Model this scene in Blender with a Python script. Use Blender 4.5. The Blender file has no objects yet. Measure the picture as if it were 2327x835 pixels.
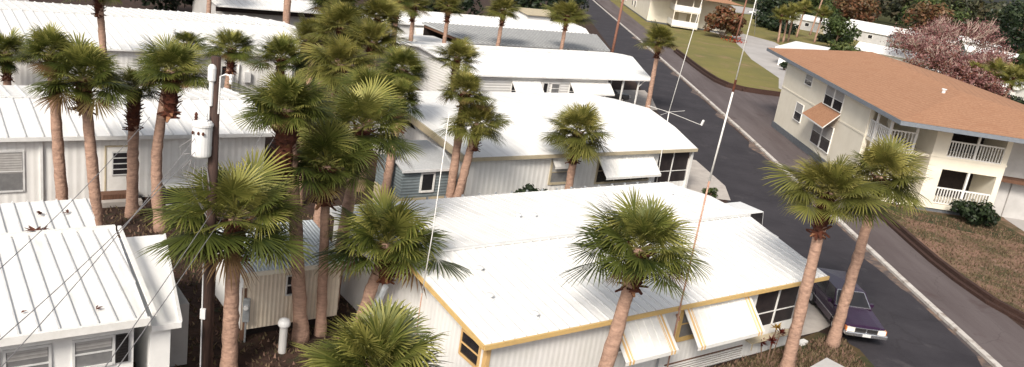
import bpy, math, random
from mathutils import Vector, Matrix
C = bpy.context.scene.collection
R = math.radians
rnd = random.Random(7)

# ------------------------------------------------------------------ frames
A_H = R(38.0)                      # long axis of the mobile homes
B_R = 1.60005742                   # direction of the street
HX = (math.cos(A_H), math.sin(A_H)); HY = (-math.sin(A_H), math.cos(A_H))
RX = (math.cos(B_R), math.sin(B_R)); SX = (math.sin(B_R), -math.cos(B_R))
def UV(u, v, z=0.0): return Vector((HX[0]*u+HY[0]*v, HX[1]*u+HY[1]*v, z))
def RS(r, s, z=0.0): return Vector((RX[0]*r+SX[0]*s, RX[1]*r+SX[1]*s, z))
ROT_R = B_R - math.pi/2            # local x = s, local y = r

# ------------------------------------------------------------------ materials
def nd(nt, t, **kw):
    n = nt.nodes.new(t)
    for k, v in kw.items(): setattr(n, k, v)
    return n
def mat(name, c1, c2=None, rough=.7, scale=6, bump=0, bscale=40, metal=0, spots=None, wave=None, detail=5, spec=.4, stretch=None, mixlo=.35, mixhi=.65, cracks=None):
    """noise blend of two colours, optional corrugation (axis, wavelength, depth, darken) and stains"""
    m = bpy.data.materials.new(name); m.use_nodes = True; nt = m.node_tree; L = nt.links
    b = nt.nodes['Principled BSDF']; b.inputs['Roughness'].default_value = rough; b.inputs['Metallic'].default_value = metal
    b.inputs['Specular IOR Level'].default_value = spec
    c2 = c2 or tuple(x*.85 for x in c1)
    tc = nd(nt, 'ShaderNodeTexCoord')
    src = tc.outputs['Object']
    if stretch:
        mp = nd(nt, 'ShaderNodeMapping'); mp.inputs['Scale'].default_value = stretch; L.new(src, mp.inputs['Vector']); nsrc = mp.outputs['Vector']
    else: nsrc = src
    no = nd(nt, 'ShaderNodeTexNoise'); no.inputs['Scale'].default_value = scale; no.inputs['Detail'].default_value = detail; no.inputs['Roughness'].default_value = .65
    L.new(nsrc, no.inputs['Vector'])
    mr = nd(nt, 'ShaderNodeMapRange'); mr.inputs['From Min'].default_value = mixlo; mr.inputs['From Max'].default_value = mixhi; L.new(no.outputs['Fac'], mr.inputs['Value'])
    mx = nd(nt, 'ShaderNodeMix', data_type='RGBA'); mx.inputs[6].default_value = (*c1, 1); mx.inputs[7].default_value = (*c2, 1)
    L.new(mr.outputs[0], mx.inputs[0]); col = mx.outputs[2]
    if spots:
        sc, sp, thr = spots
        n2 = nd(nt, 'ShaderNodeTexNoise'); n2.inputs['Scale'].default_value = sc; n2.inputs['Detail'].default_value = 8; n2.inputs['Roughness'].default_value = .7; L.new(src, n2.inputs['Vector'])
        r2 = nd(nt, 'ShaderNodeMapRange'); r2.inputs['From Min'].default_value = thr; r2.inputs['From Max'].default_value = thr+.12; L.new(n2.outputs['Fac'], r2.inputs['Value'])
        m2 = nd(nt, 'ShaderNodeMix', data_type='RGBA'); L.new(r2.outputs[0], m2.inputs[0]); L.new(col, m2.inputs[6]); m2.inputs[7].default_value = (*sp, 1); col = m2.outputs[2]
    if cracks:
        sc, w_, cc = cracks
        nw = nd(nt, 'ShaderNodeTexNoise'); nw.inputs['Scale'].default_value = 1.1; nw.inputs['Detail'].default_value = 5; L.new(src, nw.inputs['Vector'])
        va = nd(nt, 'ShaderNodeMix', data_type='RGBA', blend_type='ADD'); va.inputs[0].default_value = .9; L.new(src, va.inputs[6]); L.new(nw.outputs['Color'], va.inputs[7])
        vo = nd(nt, 'ShaderNodeTexVoronoi', feature='DISTANCE_TO_EDGE'); vo.inputs['Scale'].default_value = sc; L.new(va.outputs[2], vo.inputs['Vector'])
        cr_ = nd(nt, 'ShaderNodeMapRange'); cr_.inputs['From Min'].default_value = 0; cr_.inputs['From Max'].default_value = w_; cr_.inputs['To Min'].default_value = .4; cr_.inputs['To Max'].default_value = 0; L.new(vo.outputs['Distance'], cr_.inputs['Value'])
        m5 = nd(nt, 'ShaderNodeMix', data_type='RGBA'); L.new(cr_.outputs[0], m5.inputs[0]); L.new(col, m5.inputs[6]); m5.inputs[7].default_value = (*cc, 1); col = m5.outputs[2]
    hgt = None
    if wave:
        ax, wl, dep, dk = wave
        sx = nd(nt, 'ShaderNodeSeparateXYZ'); L.new(src, sx.inputs[0])
        if ax == 'xy':
            ad = nd(nt, 'ShaderNodeMath', operation='ADD'); L.new(sx.outputs[0], ad.inputs[0]); L.new(sx.outputs[1], ad.inputs[1]); o = ad.outputs[0]
        else: o = sx.outputs['xyz'.index(ax)]
        mu = nd(nt, 'ShaderNodeMath', operation='MULTIPLY'); L.new(o, mu.inputs[0]); mu.inputs[1].default_value = 2*math.pi/wl
        sn = nd(nt, 'ShaderNodeMath', operation='SINE'); L.new(mu.outputs[0], sn.inputs[0])
        m3 = nd(nt, 'ShaderNodeMapRange'); m3.inputs['From Min'].default_value = .5; m3.inputs['From Max'].default_value = 1; m3.inputs['To Max'].default_value = dk; L.new(sn.outputs[0], m3.inputs['Value'])  # stripe shade painted into the colour along each corrugation
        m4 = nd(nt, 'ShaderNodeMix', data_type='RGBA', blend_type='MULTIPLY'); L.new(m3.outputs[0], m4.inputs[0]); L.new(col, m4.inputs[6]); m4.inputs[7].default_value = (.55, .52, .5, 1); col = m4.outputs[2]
        bp = nd(nt, 'ShaderNodeBump'); bp.inputs['Distance'].default_value = dep; bp.inputs['Strength'].default_value = .8; L.new(sn.outputs[0], bp.inputs['Height']); hgt = bp
        L.new(bp.outputs[0], b.inputs['Normal'])
    if bump:
        n3 = nd(nt, 'ShaderNodeTexNoise'); n3.inputs['Scale'].default_value = bscale; n3.inputs['Detail'].default_value = 6; L.new(src, n3.inputs['Vector'])
        b2 = nd(nt, 'ShaderNodeBump'); b2.inputs['Distance'].default_value = bump; L.new(n3.outputs['Fac'], b2.inputs['Height'])
        if hgt: L.new(hgt.outputs[0], b2.inputs['Normal'])
        L.new(b2.outputs[0], b.inputs['Normal'])
    L.new(col, b.inputs['Base Color'])
    return m
def leafmat(name, dark, mid, light, brown, trans=.25, rough=.5):
    """foliage: attribute tint.r runs dark..light, tint.g mixes in dead brown"""
    m = bpy.data.materials.new(name); m.use_nodes = True; nt = m.node_tree; L = nt.links
    b = nt.nodes['Principled BSDF']; b.inputs['Roughness'].default_value = rough; b.inputs['Specular IOR Level'].default_value = .35
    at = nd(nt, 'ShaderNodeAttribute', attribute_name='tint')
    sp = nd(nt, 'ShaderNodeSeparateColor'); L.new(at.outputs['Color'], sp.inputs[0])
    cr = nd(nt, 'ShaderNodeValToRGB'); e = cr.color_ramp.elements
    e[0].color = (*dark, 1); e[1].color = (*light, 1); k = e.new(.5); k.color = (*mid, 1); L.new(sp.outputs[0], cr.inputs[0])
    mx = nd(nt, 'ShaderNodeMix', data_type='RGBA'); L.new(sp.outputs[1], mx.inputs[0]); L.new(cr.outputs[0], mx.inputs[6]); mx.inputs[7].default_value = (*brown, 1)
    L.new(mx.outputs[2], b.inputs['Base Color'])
    tr = nd(nt, 'ShaderNodeBsdfTranslucent'); L.new(mx.outputs[2], tr.inputs['Color'])
    ms = nd(nt, 'ShaderNodeMixShader'); ms.inputs[0].default_value = trans
    L.new(b.outputs[0], ms.inputs[1]); L.new(tr.outputs[0], ms.inputs[2]); L.new(ms.outputs[0], nt.nodes['Material Output'].inputs['Surface'])
    return m
M = {}
W = (.80, .79, .775)
M['roof'] = mat('white_metal_roof', (.84, .835, .82), (.69, .68, .655), rough=.45, scale=1.6, stretch=(2.6, .35, 1), mixlo=.46, mixhi=.72, spots=(7, (.46, .42, .37), .68))
M['roof_plain'] = mat('white_coated_roof', (.85, .845, .83), (.71, .70, .68), rough=.6, scale=1.2, stretch=(1.6, .4, 1), mixlo=.48, mixhi=.75, spots=(5, (.50, .46, .41), .69))
M['seam'] = mat('grey_roof_seam', (.58, .58, .58), (.70, .70, .69), rough=.5, scale=3)
M['seam_light'] = mat('pale_roof_seam', (.64, .64, .63), (.74, .74, .73), rough=.5, scale=3)
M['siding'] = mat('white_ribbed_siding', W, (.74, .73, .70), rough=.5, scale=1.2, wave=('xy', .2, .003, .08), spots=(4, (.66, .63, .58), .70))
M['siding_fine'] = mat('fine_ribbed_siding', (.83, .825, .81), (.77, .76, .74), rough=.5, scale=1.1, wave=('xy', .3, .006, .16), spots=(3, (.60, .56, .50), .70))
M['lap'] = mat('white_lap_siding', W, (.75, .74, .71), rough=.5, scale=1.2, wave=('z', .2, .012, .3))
M['stucco'] = mat('white_painted_wall', (.83, .825, .81), (.77, .765, .75), rough=.8, scale=2, bump=.004, bscale=30)
M['trim_white'] = mat('white_trim', (.80, .79, .77), (.72, .71, .68), rough=.5, scale=4)
M['yellow'] = mat('mustard_trim_paint', (.66, .45, .18), (.58, .40, .17), rough=.5, scale=5)
M['yellow_pale'] = mat('pale_yellow_stripe', (.72, .47, .20), (.66, .43, .20), rough=.5, scale=5)
M['cream'] = mat('cream_stucco', (.80, .745, .63), (.74, .685, .57), rough=.85, scale=.8, bump=.006, bscale=25)
M['tan'] = mat('tan_trim_paint', (.50, .43, .30), (.42, .36, .26), rough=.6, scale=3)
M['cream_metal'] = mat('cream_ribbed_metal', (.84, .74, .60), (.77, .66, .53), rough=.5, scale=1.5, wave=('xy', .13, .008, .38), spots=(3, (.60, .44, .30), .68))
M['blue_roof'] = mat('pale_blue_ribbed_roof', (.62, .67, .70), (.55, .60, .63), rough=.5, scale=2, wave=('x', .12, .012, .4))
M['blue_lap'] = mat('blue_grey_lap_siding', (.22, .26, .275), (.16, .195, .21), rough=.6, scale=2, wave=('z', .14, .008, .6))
M['grey_shingle'] = mat('grey_shingle', (.46, .47, .48), (.38, .39, .40), rough=.9, scale=12)
M['grey_metal_roof'] = mat('weathered_grey_metal_roof', (.46, .47, .475), (.36, .37, .375), rough=.5, scale=1.5, spots=(5, (.5, .5, .5), .66))
M['rust_shingle'] = mat('orange_brown_shingle', (.43, .235, .138), (.30, .148, .082), rough=.95, scale=7, bump=.02, bscale=18, detail=8, spots=(.9, (.34, .17, .095), .52), wave=('z', .055, .004, .35))
M['fascia_grey'] = mat('blue_grey_fascia', (.20, .22, .25), (.16, .18, .21), rough=.6)
M['block_grey'] = mat('grey_block_base', (.15, .16, .18), (.10, .11, .12), rough=.9, scale=8)
M['glass'] = mat('dark_window_glass', (.018, .018, .022), (.03, .028, .03), rough=.12, scale=2, spec=.6)
M['glass_grey'] = mat('grey_window_glass', (.16, .16, .165), (.22, .22, .22), rough=.2, scale=3, spec=.6)
M['blind'] = mat('window_blind', (.42, .41, .40), (.36, .35, .34), rough=.7, wave=('z', .1, .004, .5))
M['screen'] = mat('dark_insect_screen', (.016, .012, .014), (.03, .022, .022), rough=.6, scale=3)
M['black'] = mat('black_paint', (.012, .011, .012), (.02, .018, .018), rough=.5)
M['dark'] = mat('dark_void_shade', (.015, .011, .011), (.03, .02, .018), rough=.9)  # near-black colour standing in for shade in openings, recesses and carports
M['brown'] = mat('brown_wood', (.16, .08, .05), (.10, .05, .03), rough=.8, scale=4, stretch=(6, 6, .8))
M['pole_wood'] = mat('dark_creosoted_pole', (.075, .04, .03), (.03, .018, .015), rough=.8, scale=5, stretch=(8, 8, .7))
M['pole_red'] = mat('reddish_pole_wood', (.26, .12, .08), (.18, .08, .055), rough=.8, scale=5, stretch=(8, 8, .7))
M['enamel'] = mat('pale_grey_enamel', (.76, .76, .76), (.68, .68, .68), rough=.35, scale=3)
M['steel'] = mat('galvanised_steel', (.42, .44, .46), (.32, .34, .36), rough=.4, metal=.3, scale=8)
M['dark_steel'] = mat('dark_roof_rib', (.22, .225, .23), (.28, .28, .28), rough=.6)
M['chrome'] = mat('chrome', (.75, .75, .76), (.6, .6, .62), rough=.18, metal=.9)
M['rubber'] = mat('black_rubber', (.015, .015, .015), (.03, .03, .03), rough=.85)
M['mast'] = mat('white_fibreglass_mast', (.80, .79, .76), (.7, .68, .65), rough=.4)
M['mast_red'] = mat('rusty_mast_tube', (.36, .17, .115), (.48, .31, .23), rough=.6)
M['wire'] = mat('grey_cable', (.20, .195, .20), (.26, .25, .25), rough=.7)
M['purple'] = mat('dark_purple_car_paint', (.034, .013, .040), (.026, .010, .032), rough=.22, scale=2, spec=.6)
M['carwhite'] = mat('white_car_paint', (.78, .78, .77), (.74, .74, .73), rough=.25, scale=2)
M['carsilver'] = mat('dark_grey_car_paint', (.06, .06, .065), (.08, .08, .085), rough=.3, scale=2)
M['carbeige'] = mat('beige_car_paint', (.42, .36, .30), (.38, .33, .28), rough=.3, scale=2)
M['cartrim'] = mat('dark_car_lower_side', (.012, .010, .014), (.02, .016, .02), rough=.3)
M['lampglass'] = mat('headlamp_glass', (.78, .74, .66), (.7, .66, .6), rough=.15)
M['amber'] = mat('amber_lens', (.65, .2, .05), (.6, .2, .05), rough=.3)
M['bark'] = mat('palm_trunk_bark', (.45, .285, .21), (.28, .175, .13), rough=.9, scale=4, stretch=(1, 1, 3.5), bump=.05, bscale=7, spots=(1.6, (.21, .135, .105), .55))
M['boots'] = mat('red_brown_leaf_bases', (.13, .040, .020), (.055, .018, .012), rough=.9, scale=4)
M['boots_tip'] = mat('tan_leaf_base_ends', (.34, .17, .09), (.25, .12, .06), rough=.9, scale=5)
M['treebark'] = mat('grey_brown_bark', (.20, .13, .09), (.12, .075, .055), rough=.9, scale=5)
M['palebark'] = mat('pale_twig_bark', (.55, .43, .37), (.42, .31, .26), rough=.9, scale=5)
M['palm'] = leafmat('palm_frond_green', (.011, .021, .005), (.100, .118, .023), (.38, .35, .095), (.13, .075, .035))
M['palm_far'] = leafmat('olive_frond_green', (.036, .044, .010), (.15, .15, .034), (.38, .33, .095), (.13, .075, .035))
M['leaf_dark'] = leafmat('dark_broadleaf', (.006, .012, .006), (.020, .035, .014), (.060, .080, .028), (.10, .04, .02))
M['leaf_green'] = leafmat('mid_green_leaf', (.016, .030, .010), (.055, .080, .022), (.13, .15, .045), (.12, .06, .02))
M['leaf_olive'] = leafmat('olive_brown_leaf', (.025, .020, .010), (.090, .070, .030), (.20, .16, .07), (.25, .06, .03))
M['blossom'] = leafmat('pink_blossom', (.070, .027, .025), (.165, .064, .064), (.31, .175, .17), (.12, .042, .022), trans=.15, rough=.8)
M['dry_grass'] = leafmat('dry_grass_blades', (.045, .035, .016), (.12, .09, .045), (.24, .19, .12), (.19, .115, .085), trans=.1, rough=.9)
M['flower_red'] = leafmat('red_flower', (.2, .02, .01), (.45, .06, .02), (.6, .2, .05), (.3, .03, .02))
M['ground'] = mat('leaf_litter_soil', (.022, .011, .008), (.060, .031, .021), rough=1, scale=1.6, bump=.05, bscale=7, detail=9, spots=(2.2, (.030, .036, .014), .55))
M['asphalt'] = mat('dark_asphalt', (.026, .023, .029), (.042, .038, .045), rough=.92, scale=.4, bump=.01, bscale=30, detail=9, spots=(.45, (.070, .064, .068), .58), cracks=(.22, .012, (.016, .014, .016)))
M['asphalt2'] = mat('worn_lane_asphalt', (.090, .070, .070), (.135, .112, .112), rough=.95, scale=.5, detail=8, stretch=(1.2, .12, 1), spots=(.35, (.075, .050, .048), .58), bump=.01, bscale=25, cracks=(.3, .01, (.05, .04, .04)))
M['concrete'] = mat('pale_concrete', (.50, .46, .42), (.40, .36, .33), rough=.9, scale=1.5, spots=(1.1, (.30, .26, .23), .62))
M['path'] = mat('grey_concrete_path', (.36, .34, .33), (.44, .42, .41), rough=.9, scale=.25, detail=7)
M['kerb'] = mat('kerb_concrete', (.60, .57, .53), (.46, .42, .39), rough=.9, scale=2, spots=(1.0, (.25, .20, .165), .53))
M['sand'] = mat('sandy_gutter', (.21, .145, .11), (.085, .070, .070), rough=1, scale=1.6, detail=10, mixlo=.40, mixhi=.56)
M['drylawn'] = mat('dry_reddish_lawn', (.23, .135, .095), (.075, .062, .026), rough=1, scale=.42, detail=10, mixlo=.44, mixhi=.58, bump=.05, bscale=9, spots=(1.5, (.29, .20, .16), .57))
M['lawn'] = mat('olive_lawn', (.195, .168, .046), (.130, .122, .036), rough=1, scale=.14, detail=10, bump=.04, bscale=6, spots=(.22, (.235, .165, .08), .52))
M['fargrass'] = mat('far_grass', (.10, .10, .03), (.06, .065, .022), rough=1, scale=.03, detail=9)
M['wedge'] = mat('brown_lawn_edge', (.085, .055, .024), (.034, .042, .014), rough=1, scale=.9, detail=10, mixlo=.42, mixhi=.58, bump=.05, bscale=10, spots=(2, (.17, .075, .035), .62))
M['tie'] = mat('dark_railroad_tie', (.035, .016, .012), (.060, .030, .022), rough=.9, scale=3, stretch=(6, .8, 6))
M['leaf_red'] = leafmat('dark_red_leaf', (.05, .01, .008), (.14, .02, .015), (.42, .26, .05), (.10, .015, .01))
M['farwood'] = leafmat('far_wood_leaves', (.016, .020, .012), (.045, .050, .024), (.11, .105, .045), (.10, .05, .03))
M['pale_far'] = mat('pale_house_wall', (.50, .49, .48), (.42, .41, .40), rough=.8, scale=1)

# ------------------------------------------------------------------ mesh builder
class MB:
    def __init__(s, org=(0, 0, 0)): s.o = Vector(org); s.v = []; s.f = []; s.mi = []; s.t = []
    def P(s, p): s.v.append((p[0]-s.o.x, p[1]-s.o.y, p[2]-s.o.z)); return len(s.v)-1
    def face(s, idx, m=0): s.f.append(tuple(idx)); s.mi.append(m)
    def poly(s, pts, m=0): s.face([s.P(p) for p in pts], m)
    def box(s, x0, x1, y0, y1, z0, z1, m=0):
        a = [s.P(p) for p in ((x0,y0,z0),(x1,y0,z0),(x1,y1,z0),(x0,y1,z0),(x0,y0,z1),(x1,y0,z1),(x1,y1,z1),(x0,y1,z1))]
        for q in ((0,3,2,1),(4,5,6,7),(0,1,5,4),(1,2,6,5),(2,3,7,6),(3,0,4,7)): s.face([a[i] for i in q], m)
        return s
    def slab(s, top, t, m=0, mside=None):
        """polygon (list of 3d points, counter-clockwise from above) thickened downwards"""
        mside = m if mside is None else mside
        a = [s.P(p) for p in top]; b = [s.P((p[0], p[1], p[2]-t)) for p in top]; n = len(top)
        s.face(a, m); s.face(b[::-1], m)
        for i in range(n): s.face((a[i], b[i], b[(i+1) % n], a[(i+1) % n]), mside)
        return s
    def bar(s, p, q, w, h, m=0, up=(0, 0, 1)):
        p, q = Vector(p), Vector(q); d = (q-p).normalized(); up = Vector(up)
        x = d.cross(up)
        if x.length < 1e-4: x = d.cross(Vector((1, 0, 0)))
        x.normalize(); y = x.cross(d).normalized()
        a = [s.P(c + x*w/2*i + y*h/2*j) for c in (p, q) for i, j in ((-1,-1),(1,-1),(1,1),(-1,1))]
        for qd in ((0,1,2,3),(7,6,5,4),(0,4,5,1),(1,5,6,2),(2,6,7,3),(3,7,4,0)): s.face([a[i] for i in qd], m)
        return s
    def tube(s, pts, rad, n=8, m=0, jit=0, rg=None):
        pts = [Vector(p) for p in pts]; k = len(pts)
        rad = rad if isinstance(rad, (list, tuple)) else [rad]*k
        prev = None; rings = []
        for i, p in enumerate(pts):
            d = (pts[min(i+1, k-1)] - pts[max(i-1, 0)]).normalized()
            x = (prev - d*prev.dot(d)) if prev is not None else d.cross(Vector((0, 1, .05)))
            if x.length < 1e-4: x = d.cross(Vector((1, 0, 0)))
            x.normalize(); prev = x; y = d.cross(x)
            ring = []
            for j in range(n):
                a = 2*math.pi*j/n; rr = rad[i]*(1 + (rg.uniform(-jit, jit) if jit else 0))
                ring.append(s.P(p + x*math.cos(a)*rr + y*math.sin(a)*rr))
            rings.append(ring)
        for i in range(k-1):
            for j in range(n): s.face((rings[i][j], rings[i][(j+1) % n], rings[i+1][(j+1) % n], rings[i+1][j]), m)
        s.face(rings[0][::-1], m); s.face(rings[-1], m)
        return s
    def lathe(s, c, prof, n=16, m=0):
        s.tube_rings = []
        for (r, z) in prof: s.tube_rings.append([s.P((c[0]+r*math.cos(2*math.pi*j/n), c[1]+r*math.sin(2*math.pi*j/n), c[2]+z)) for j in range(n)])
        g = s.tube_rings
        for i in range(len(g)-1):
            for j in range(n): s.face((g[i][j], g[i][(j+1) % n], g[i+1][(j+1) % n], g[i+1][j]), m)
        s.face(g[0][::-1], m); s.face(g[-1], m)
        return s
    def mesh(s, name, mats, smooth=False):
        me = bpy.data.meshes.new(name); me.from_pydata(s.v, [], s.f)
        for m in (mats if isinstance(mats, (list, tuple)) else [mats]): me.materials.append(m if not isinstance(m, str) else M[m])
        if any(s.mi): me.polygons.foreach_set('material_index', s.mi)
        if smooth: me.polygons.foreach_set('use_smooth', [True]*len(s.f))
        if s.t:
            ca = me.color_attributes.new('tint', 'FLOAT_COLOR', 'POINT')
            fl = []
            for t in s.t: fl += [t[0], t[1], 0, 1]
            ca.data.foreach_set('color', fl)
        me.update(); return me
    def build(s, name, mats, parent=None, smooth=False, label=None, bevel=0):
        o = bpy.data.objects.new(name, s.mesh(name, mats, smooth)); C.objects.link(o)
        if parent is not None: o.parent = parent
        if label: o['label'] = label
        if bevel:
            bm = o.modifiers.new('bevel', 'BEVEL'); bm.width = bevel; bm.segments = 2; bm.limit_method = 'ANGLE'
        return o
def each(mb, name, mats, parent, smooth=False):
    """one object for every separate piece collected in mb"""
    par = list(range(len(mb.v)))
    def find(a):
        while par[a] != a: par[a] = par[par[a]]; a = par[a]
        return a
    for f in mb.f:
        r0 = find(f[0])
        for i in f[1:]: par[find(i)] = r0
    groups = {}
    for k, f in enumerate(mb.f): groups.setdefault(find(f[0]), []).append(k)
    out = []
    for ks_ in groups.values():
        m2 = MB(); mp = {}
        for k in ks_:
            ids = []
            for i in mb.f[k]:
                if i not in mp: mp[i] = m2.P(mb.v[i])
                ids.append(mp[i])
            m2.face(ids, mb.mi[k])
        out.append(m2.build(name, mats, parent, smooth))
    return out
def tag(o, label=None, cat=None, group=None, kind=None):
    if label: o['label'] = label
    if cat: o['category'] = cat
    if group: o['group'] = group
    if kind: o['kind'] = kind
    return o
def thing(name, label, cat, loc, rz=0, group=None):
    o = bpy.data.objects.new(name, None); C.objects.link(o); o.location = loc; o.rotation_euler = (0, 0, rz)
    o.empty_display_size = .3
    return tag(o, label, cat, group)
def put(name, me, parent, loc=(0, 0, 0), rz=0, sc=1, label=None):
    o = bpy.data.objects.new(name, me); C.objects.link(o); o.parent = parent; o.location = loc; o.rotation_euler = (0, 0, rz)
    o.scale = sc if isinstance(sc, (tuple, list)) else (sc, sc, sc)
    if label: o['label'] = label
    return o

# ------------------------------------------------------------------ camera, world, sun
cam = bpy.data.cameras.new('camera'); co = bpy.data.objects.new('camera', cam); C.objects.link(co)
cam.sensor_width = 36; cam.lens = 1900/2327*36; cam.clip_start = .1; cam.clip_end = 9000
pit, rol = .289648446, .154734924
c_, s_ = math.cos(rol), math.sin(rol)
upv = Vector((0, math.sin(pit), math.cos(pit))); fw = Vector((0, math.cos(pit), -math.sin(pit))); rt = Vector((1, 0, 0))
camx = rt*c_ + upv*s_; camy = rt*(-s_) + upv*c_
mw = Matrix((camx, camy, -fw)).transposed().to_4x4(); mw.translation = (0, 0, 13); co.matrix_world = mw
bpy.context.scene.camera = co
sc = bpy.context.scene
sc.view_settings.view_transform = 'Standard'; sc.view_settings.look = 'None'; sc.view_settings.exposure = 0
wd = bpy.data.worlds.new('World'); sc.world = wd; wd.use_nodes = True
nt = wd.node_tree; bg = nt.nodes['Background']; sky = nt.nodes.new('ShaderNodeTexSky'); sky.sky_type = 'NISHITA'; sky.sun_disc = False
SUN_EL, SUN_AZ = R(39), R(197)      # azimuth clockwise from +Y: behind the camera, a little to its left
sky.sun_elevation = SUN_EL; sky.sun_rotation = SUN_AZ; sky.air_density = 1.0; sky.dust_density = 4.0; sky.ozone_density = 1.0
hs = nt.nodes.new('ShaderNodeHueSaturation'); hs.inputs['Saturation'].default_value = .35
nt.links.new(sky.outputs[0], hs.inputs['Color']); nt.links.new(hs.outputs[0], bg.inputs['Color']); bg.inputs['Strength'].default_value = .15
sl = bpy.data.lights.new('sun', 'SUN'); sl.energy = 3.9; sl.angle = R(16); sl.color = (1, .915, .80)
so = bpy.data.objects.new('sun', sl); C.objects.link(so)
sd = Vector((math.sin(SUN_AZ)*math.cos(SUN_EL), math.cos(SUN_AZ)*math.cos(SUN_EL), math.sin(SUN_EL)))
so.rotation_euler = (-sd).to_track_quat('-Z', 'Y').to_euler(); so.location = (0, -20, 60)

# ------------------------------------------------------------------ setting
def sheet(name, pts, z, m):
    mb = MB(); mb.poly([(p[0], p[1], z) for p in pts]); o = mb.build(name, m); o['kind'] = 'structure'; return o
sheet('ground', [(-700, -60), (900, -60), (5200, 7000), (-3000, 7000)], 0, 'ground')
sheet('far_field', [RS(215, 21.5), RS(150, 110), RS(60, 60), RS(40, 400), RS(5000, 3000), RS(5000, -60), RS(290, -60), RS(290, 21.5)], .004, 'fargrass')
def strip(name, rs, s0, s1, z, m): return sheet(name, [RS(rs[0], s0), RS(rs[0], s1), RS(rs[1], s1), RS(rs[1], s0)], z, m)
sheet('lawn', [RS(121, 23.9), RS(96.5, 24.0), RS(92.5, 25.3), RS(91.5, 28), RS(92, 31), RS(93, 60), RS(120, 90), RS(256, 86), RS(250, 50), RS(230, 23.9)], .010, 'lawn')
sheet('dry_lawn', [RS(22, 24.2), RS(33.6, 24.1), RS(34.5, 23.7), RS(58, 23.8), RS(58, 50), RS(22, 60)], .010, 'drylawn')
sheet('lawn_strip', [RS(50.9, 25.4), RS(48.9, 25.0), RS(47.6, 28), RS(46.8, 31.5), RS(45, 33), RS(50.9, 32.6)], .013, 'wedge')
sheet('street', [RS(12, 14.9), RS(12, 20.0), RS(300, 19.2), RS(300, 14.0), RS(55, 13.6), RS(46, 13.9), RS(33, 14.6), RS(29.5, 14.5)], .012, 'asphalt')
sheet('service_lane', [RS(12, 20.15), RS(12, 23.8), RS(34, 23.75), RS(54, 23.9), RS(54, 60), RS(92.3, 60), RS(92.3, 31), RS(92.0, 28), RS(92.8, 25.6), RS(96, 24.2), RS(130, 23.9), RS(230, 23.9), RS(300, 23), RS(300, 19.35)], .014, 'asphalt2')
mb = MB()
ks = [12, 24, 36, 50, 68, 90, 117, 150, 203, 300]
kk_ = [20.0, 20.05, 20.0, 20.1, 20.2, 20.1, 19.9, 19.4, 18.6, 18.0]
def kerbs(r):
    for i in range(len(ks)-1):
        if ks[i] <= r <= ks[i+1]: return kk_[i] + (kk_[i+1]-kk_[i])*(r-ks[i])/(ks[i+1]-ks[i])
r = 12
while r < 290:
    r2 = r + (3 if r < 90 else 12)
    a, b = kerbs(r), kerbs(min(r2, 300))
    mb.slab([RS(r, a-.02, .13), RS(r, a+.24, .14), RS(r2-.02, b+.24, .14), RS(r2-.02, b-.02, .13)], .2)
    r = r2
tag(mb.build('kerb', 'kerb'), kind='structure')
mb = MB()
gw = [.18+.55*max(0, math.sin(i*.43)+.35*math.sin(i*1.31+1))*rnd.uniform(.6, 1) for i in range(140)]
for i in range(138):
    r = 24 + i*.8
    mb.poly([RS(r, kerbs(r)-.05-gw[i], .017), RS(r, kerbs(r)-.03, .017), RS(r+.8, kerbs(r+.8)-.03, .017), RS(r+.8, kerbs(r+.8)-.05-gw[i+1], .017)])
tag(mb.build('gutter_sand', 'sand'), kind='structure')
sheet('driveway', [RS(29.1, 12.7), RS(29.7, 13.55), RS(30.6, 14.45), RS(36, 14.3), RS(38, 13.9), UV(31.5, 24), UV(26.4, 20), UV(26.3, 15.9)], .018, 'concrete')
sheet('driveway_middle', [UV(37.2, 30.2), UV(39.0, 29.2), UV(41.2, 31.5), UV(44, 36.5), UV(43, 38), UV(37.2, 37)], .020, 'concrete')
sheet('driveway_far', [UV(47.5, 50.2), UV(54, 50.2), UV(58, 55), UV(60, 58), UV(47.5, 58)], .018, 'concrete')
sheet('lawn_wedge', [UV(22, 15.3), UV(26.3, 15.8), RS(29.0, 12.75), RS(29.65, 13.5), RS(29.3, 14.25), RS(28.6, 14.75), RS(27.2, 14.8), RS(24, 15.0), RS(16, 14.9), RS(16, 6)], .016, 'wedge')
sheet('side_yard', [UV(21, 27), UV(36.5, 27), UV(38, 29.8), UV(21, 30.4)], .006, 'wedge')
sheet('path', [RS(166, 43), RS(176, 47), RS(166, 51.5), RS(150, 50), RS(141, 48), RS(136, 43.5), RS(130, 42.2), RS(122, 43), RS(116, 44), RS(104, 44), RS(95, 40), RS(93, 33), RS(99, 32.5), RS(109, 35.5), RS(117, 36), RS(127, 36.6), RS(139.5, 38.6), RS(150, 40)], .02, 'path')
sheet('far_road', [RS(240, 26), RS(249, 55.6), RS(255, 71), RS(262, 95), RS(300, 95), RS(295, 72), RS(280, 40), RS(275, 26)], .02, 'path')
sheet('walkway', [RS(176, 33.6), RS(179, 33.6), RS(166, 42), RS(163, 41)], .022, 'path')
sheet('side_parking', [RS(44, 33), RS(52, 33.6), RS(60, 36), RS(60, 60), RS(30, 60), RS(38, 36)], .020, 'path')

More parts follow.
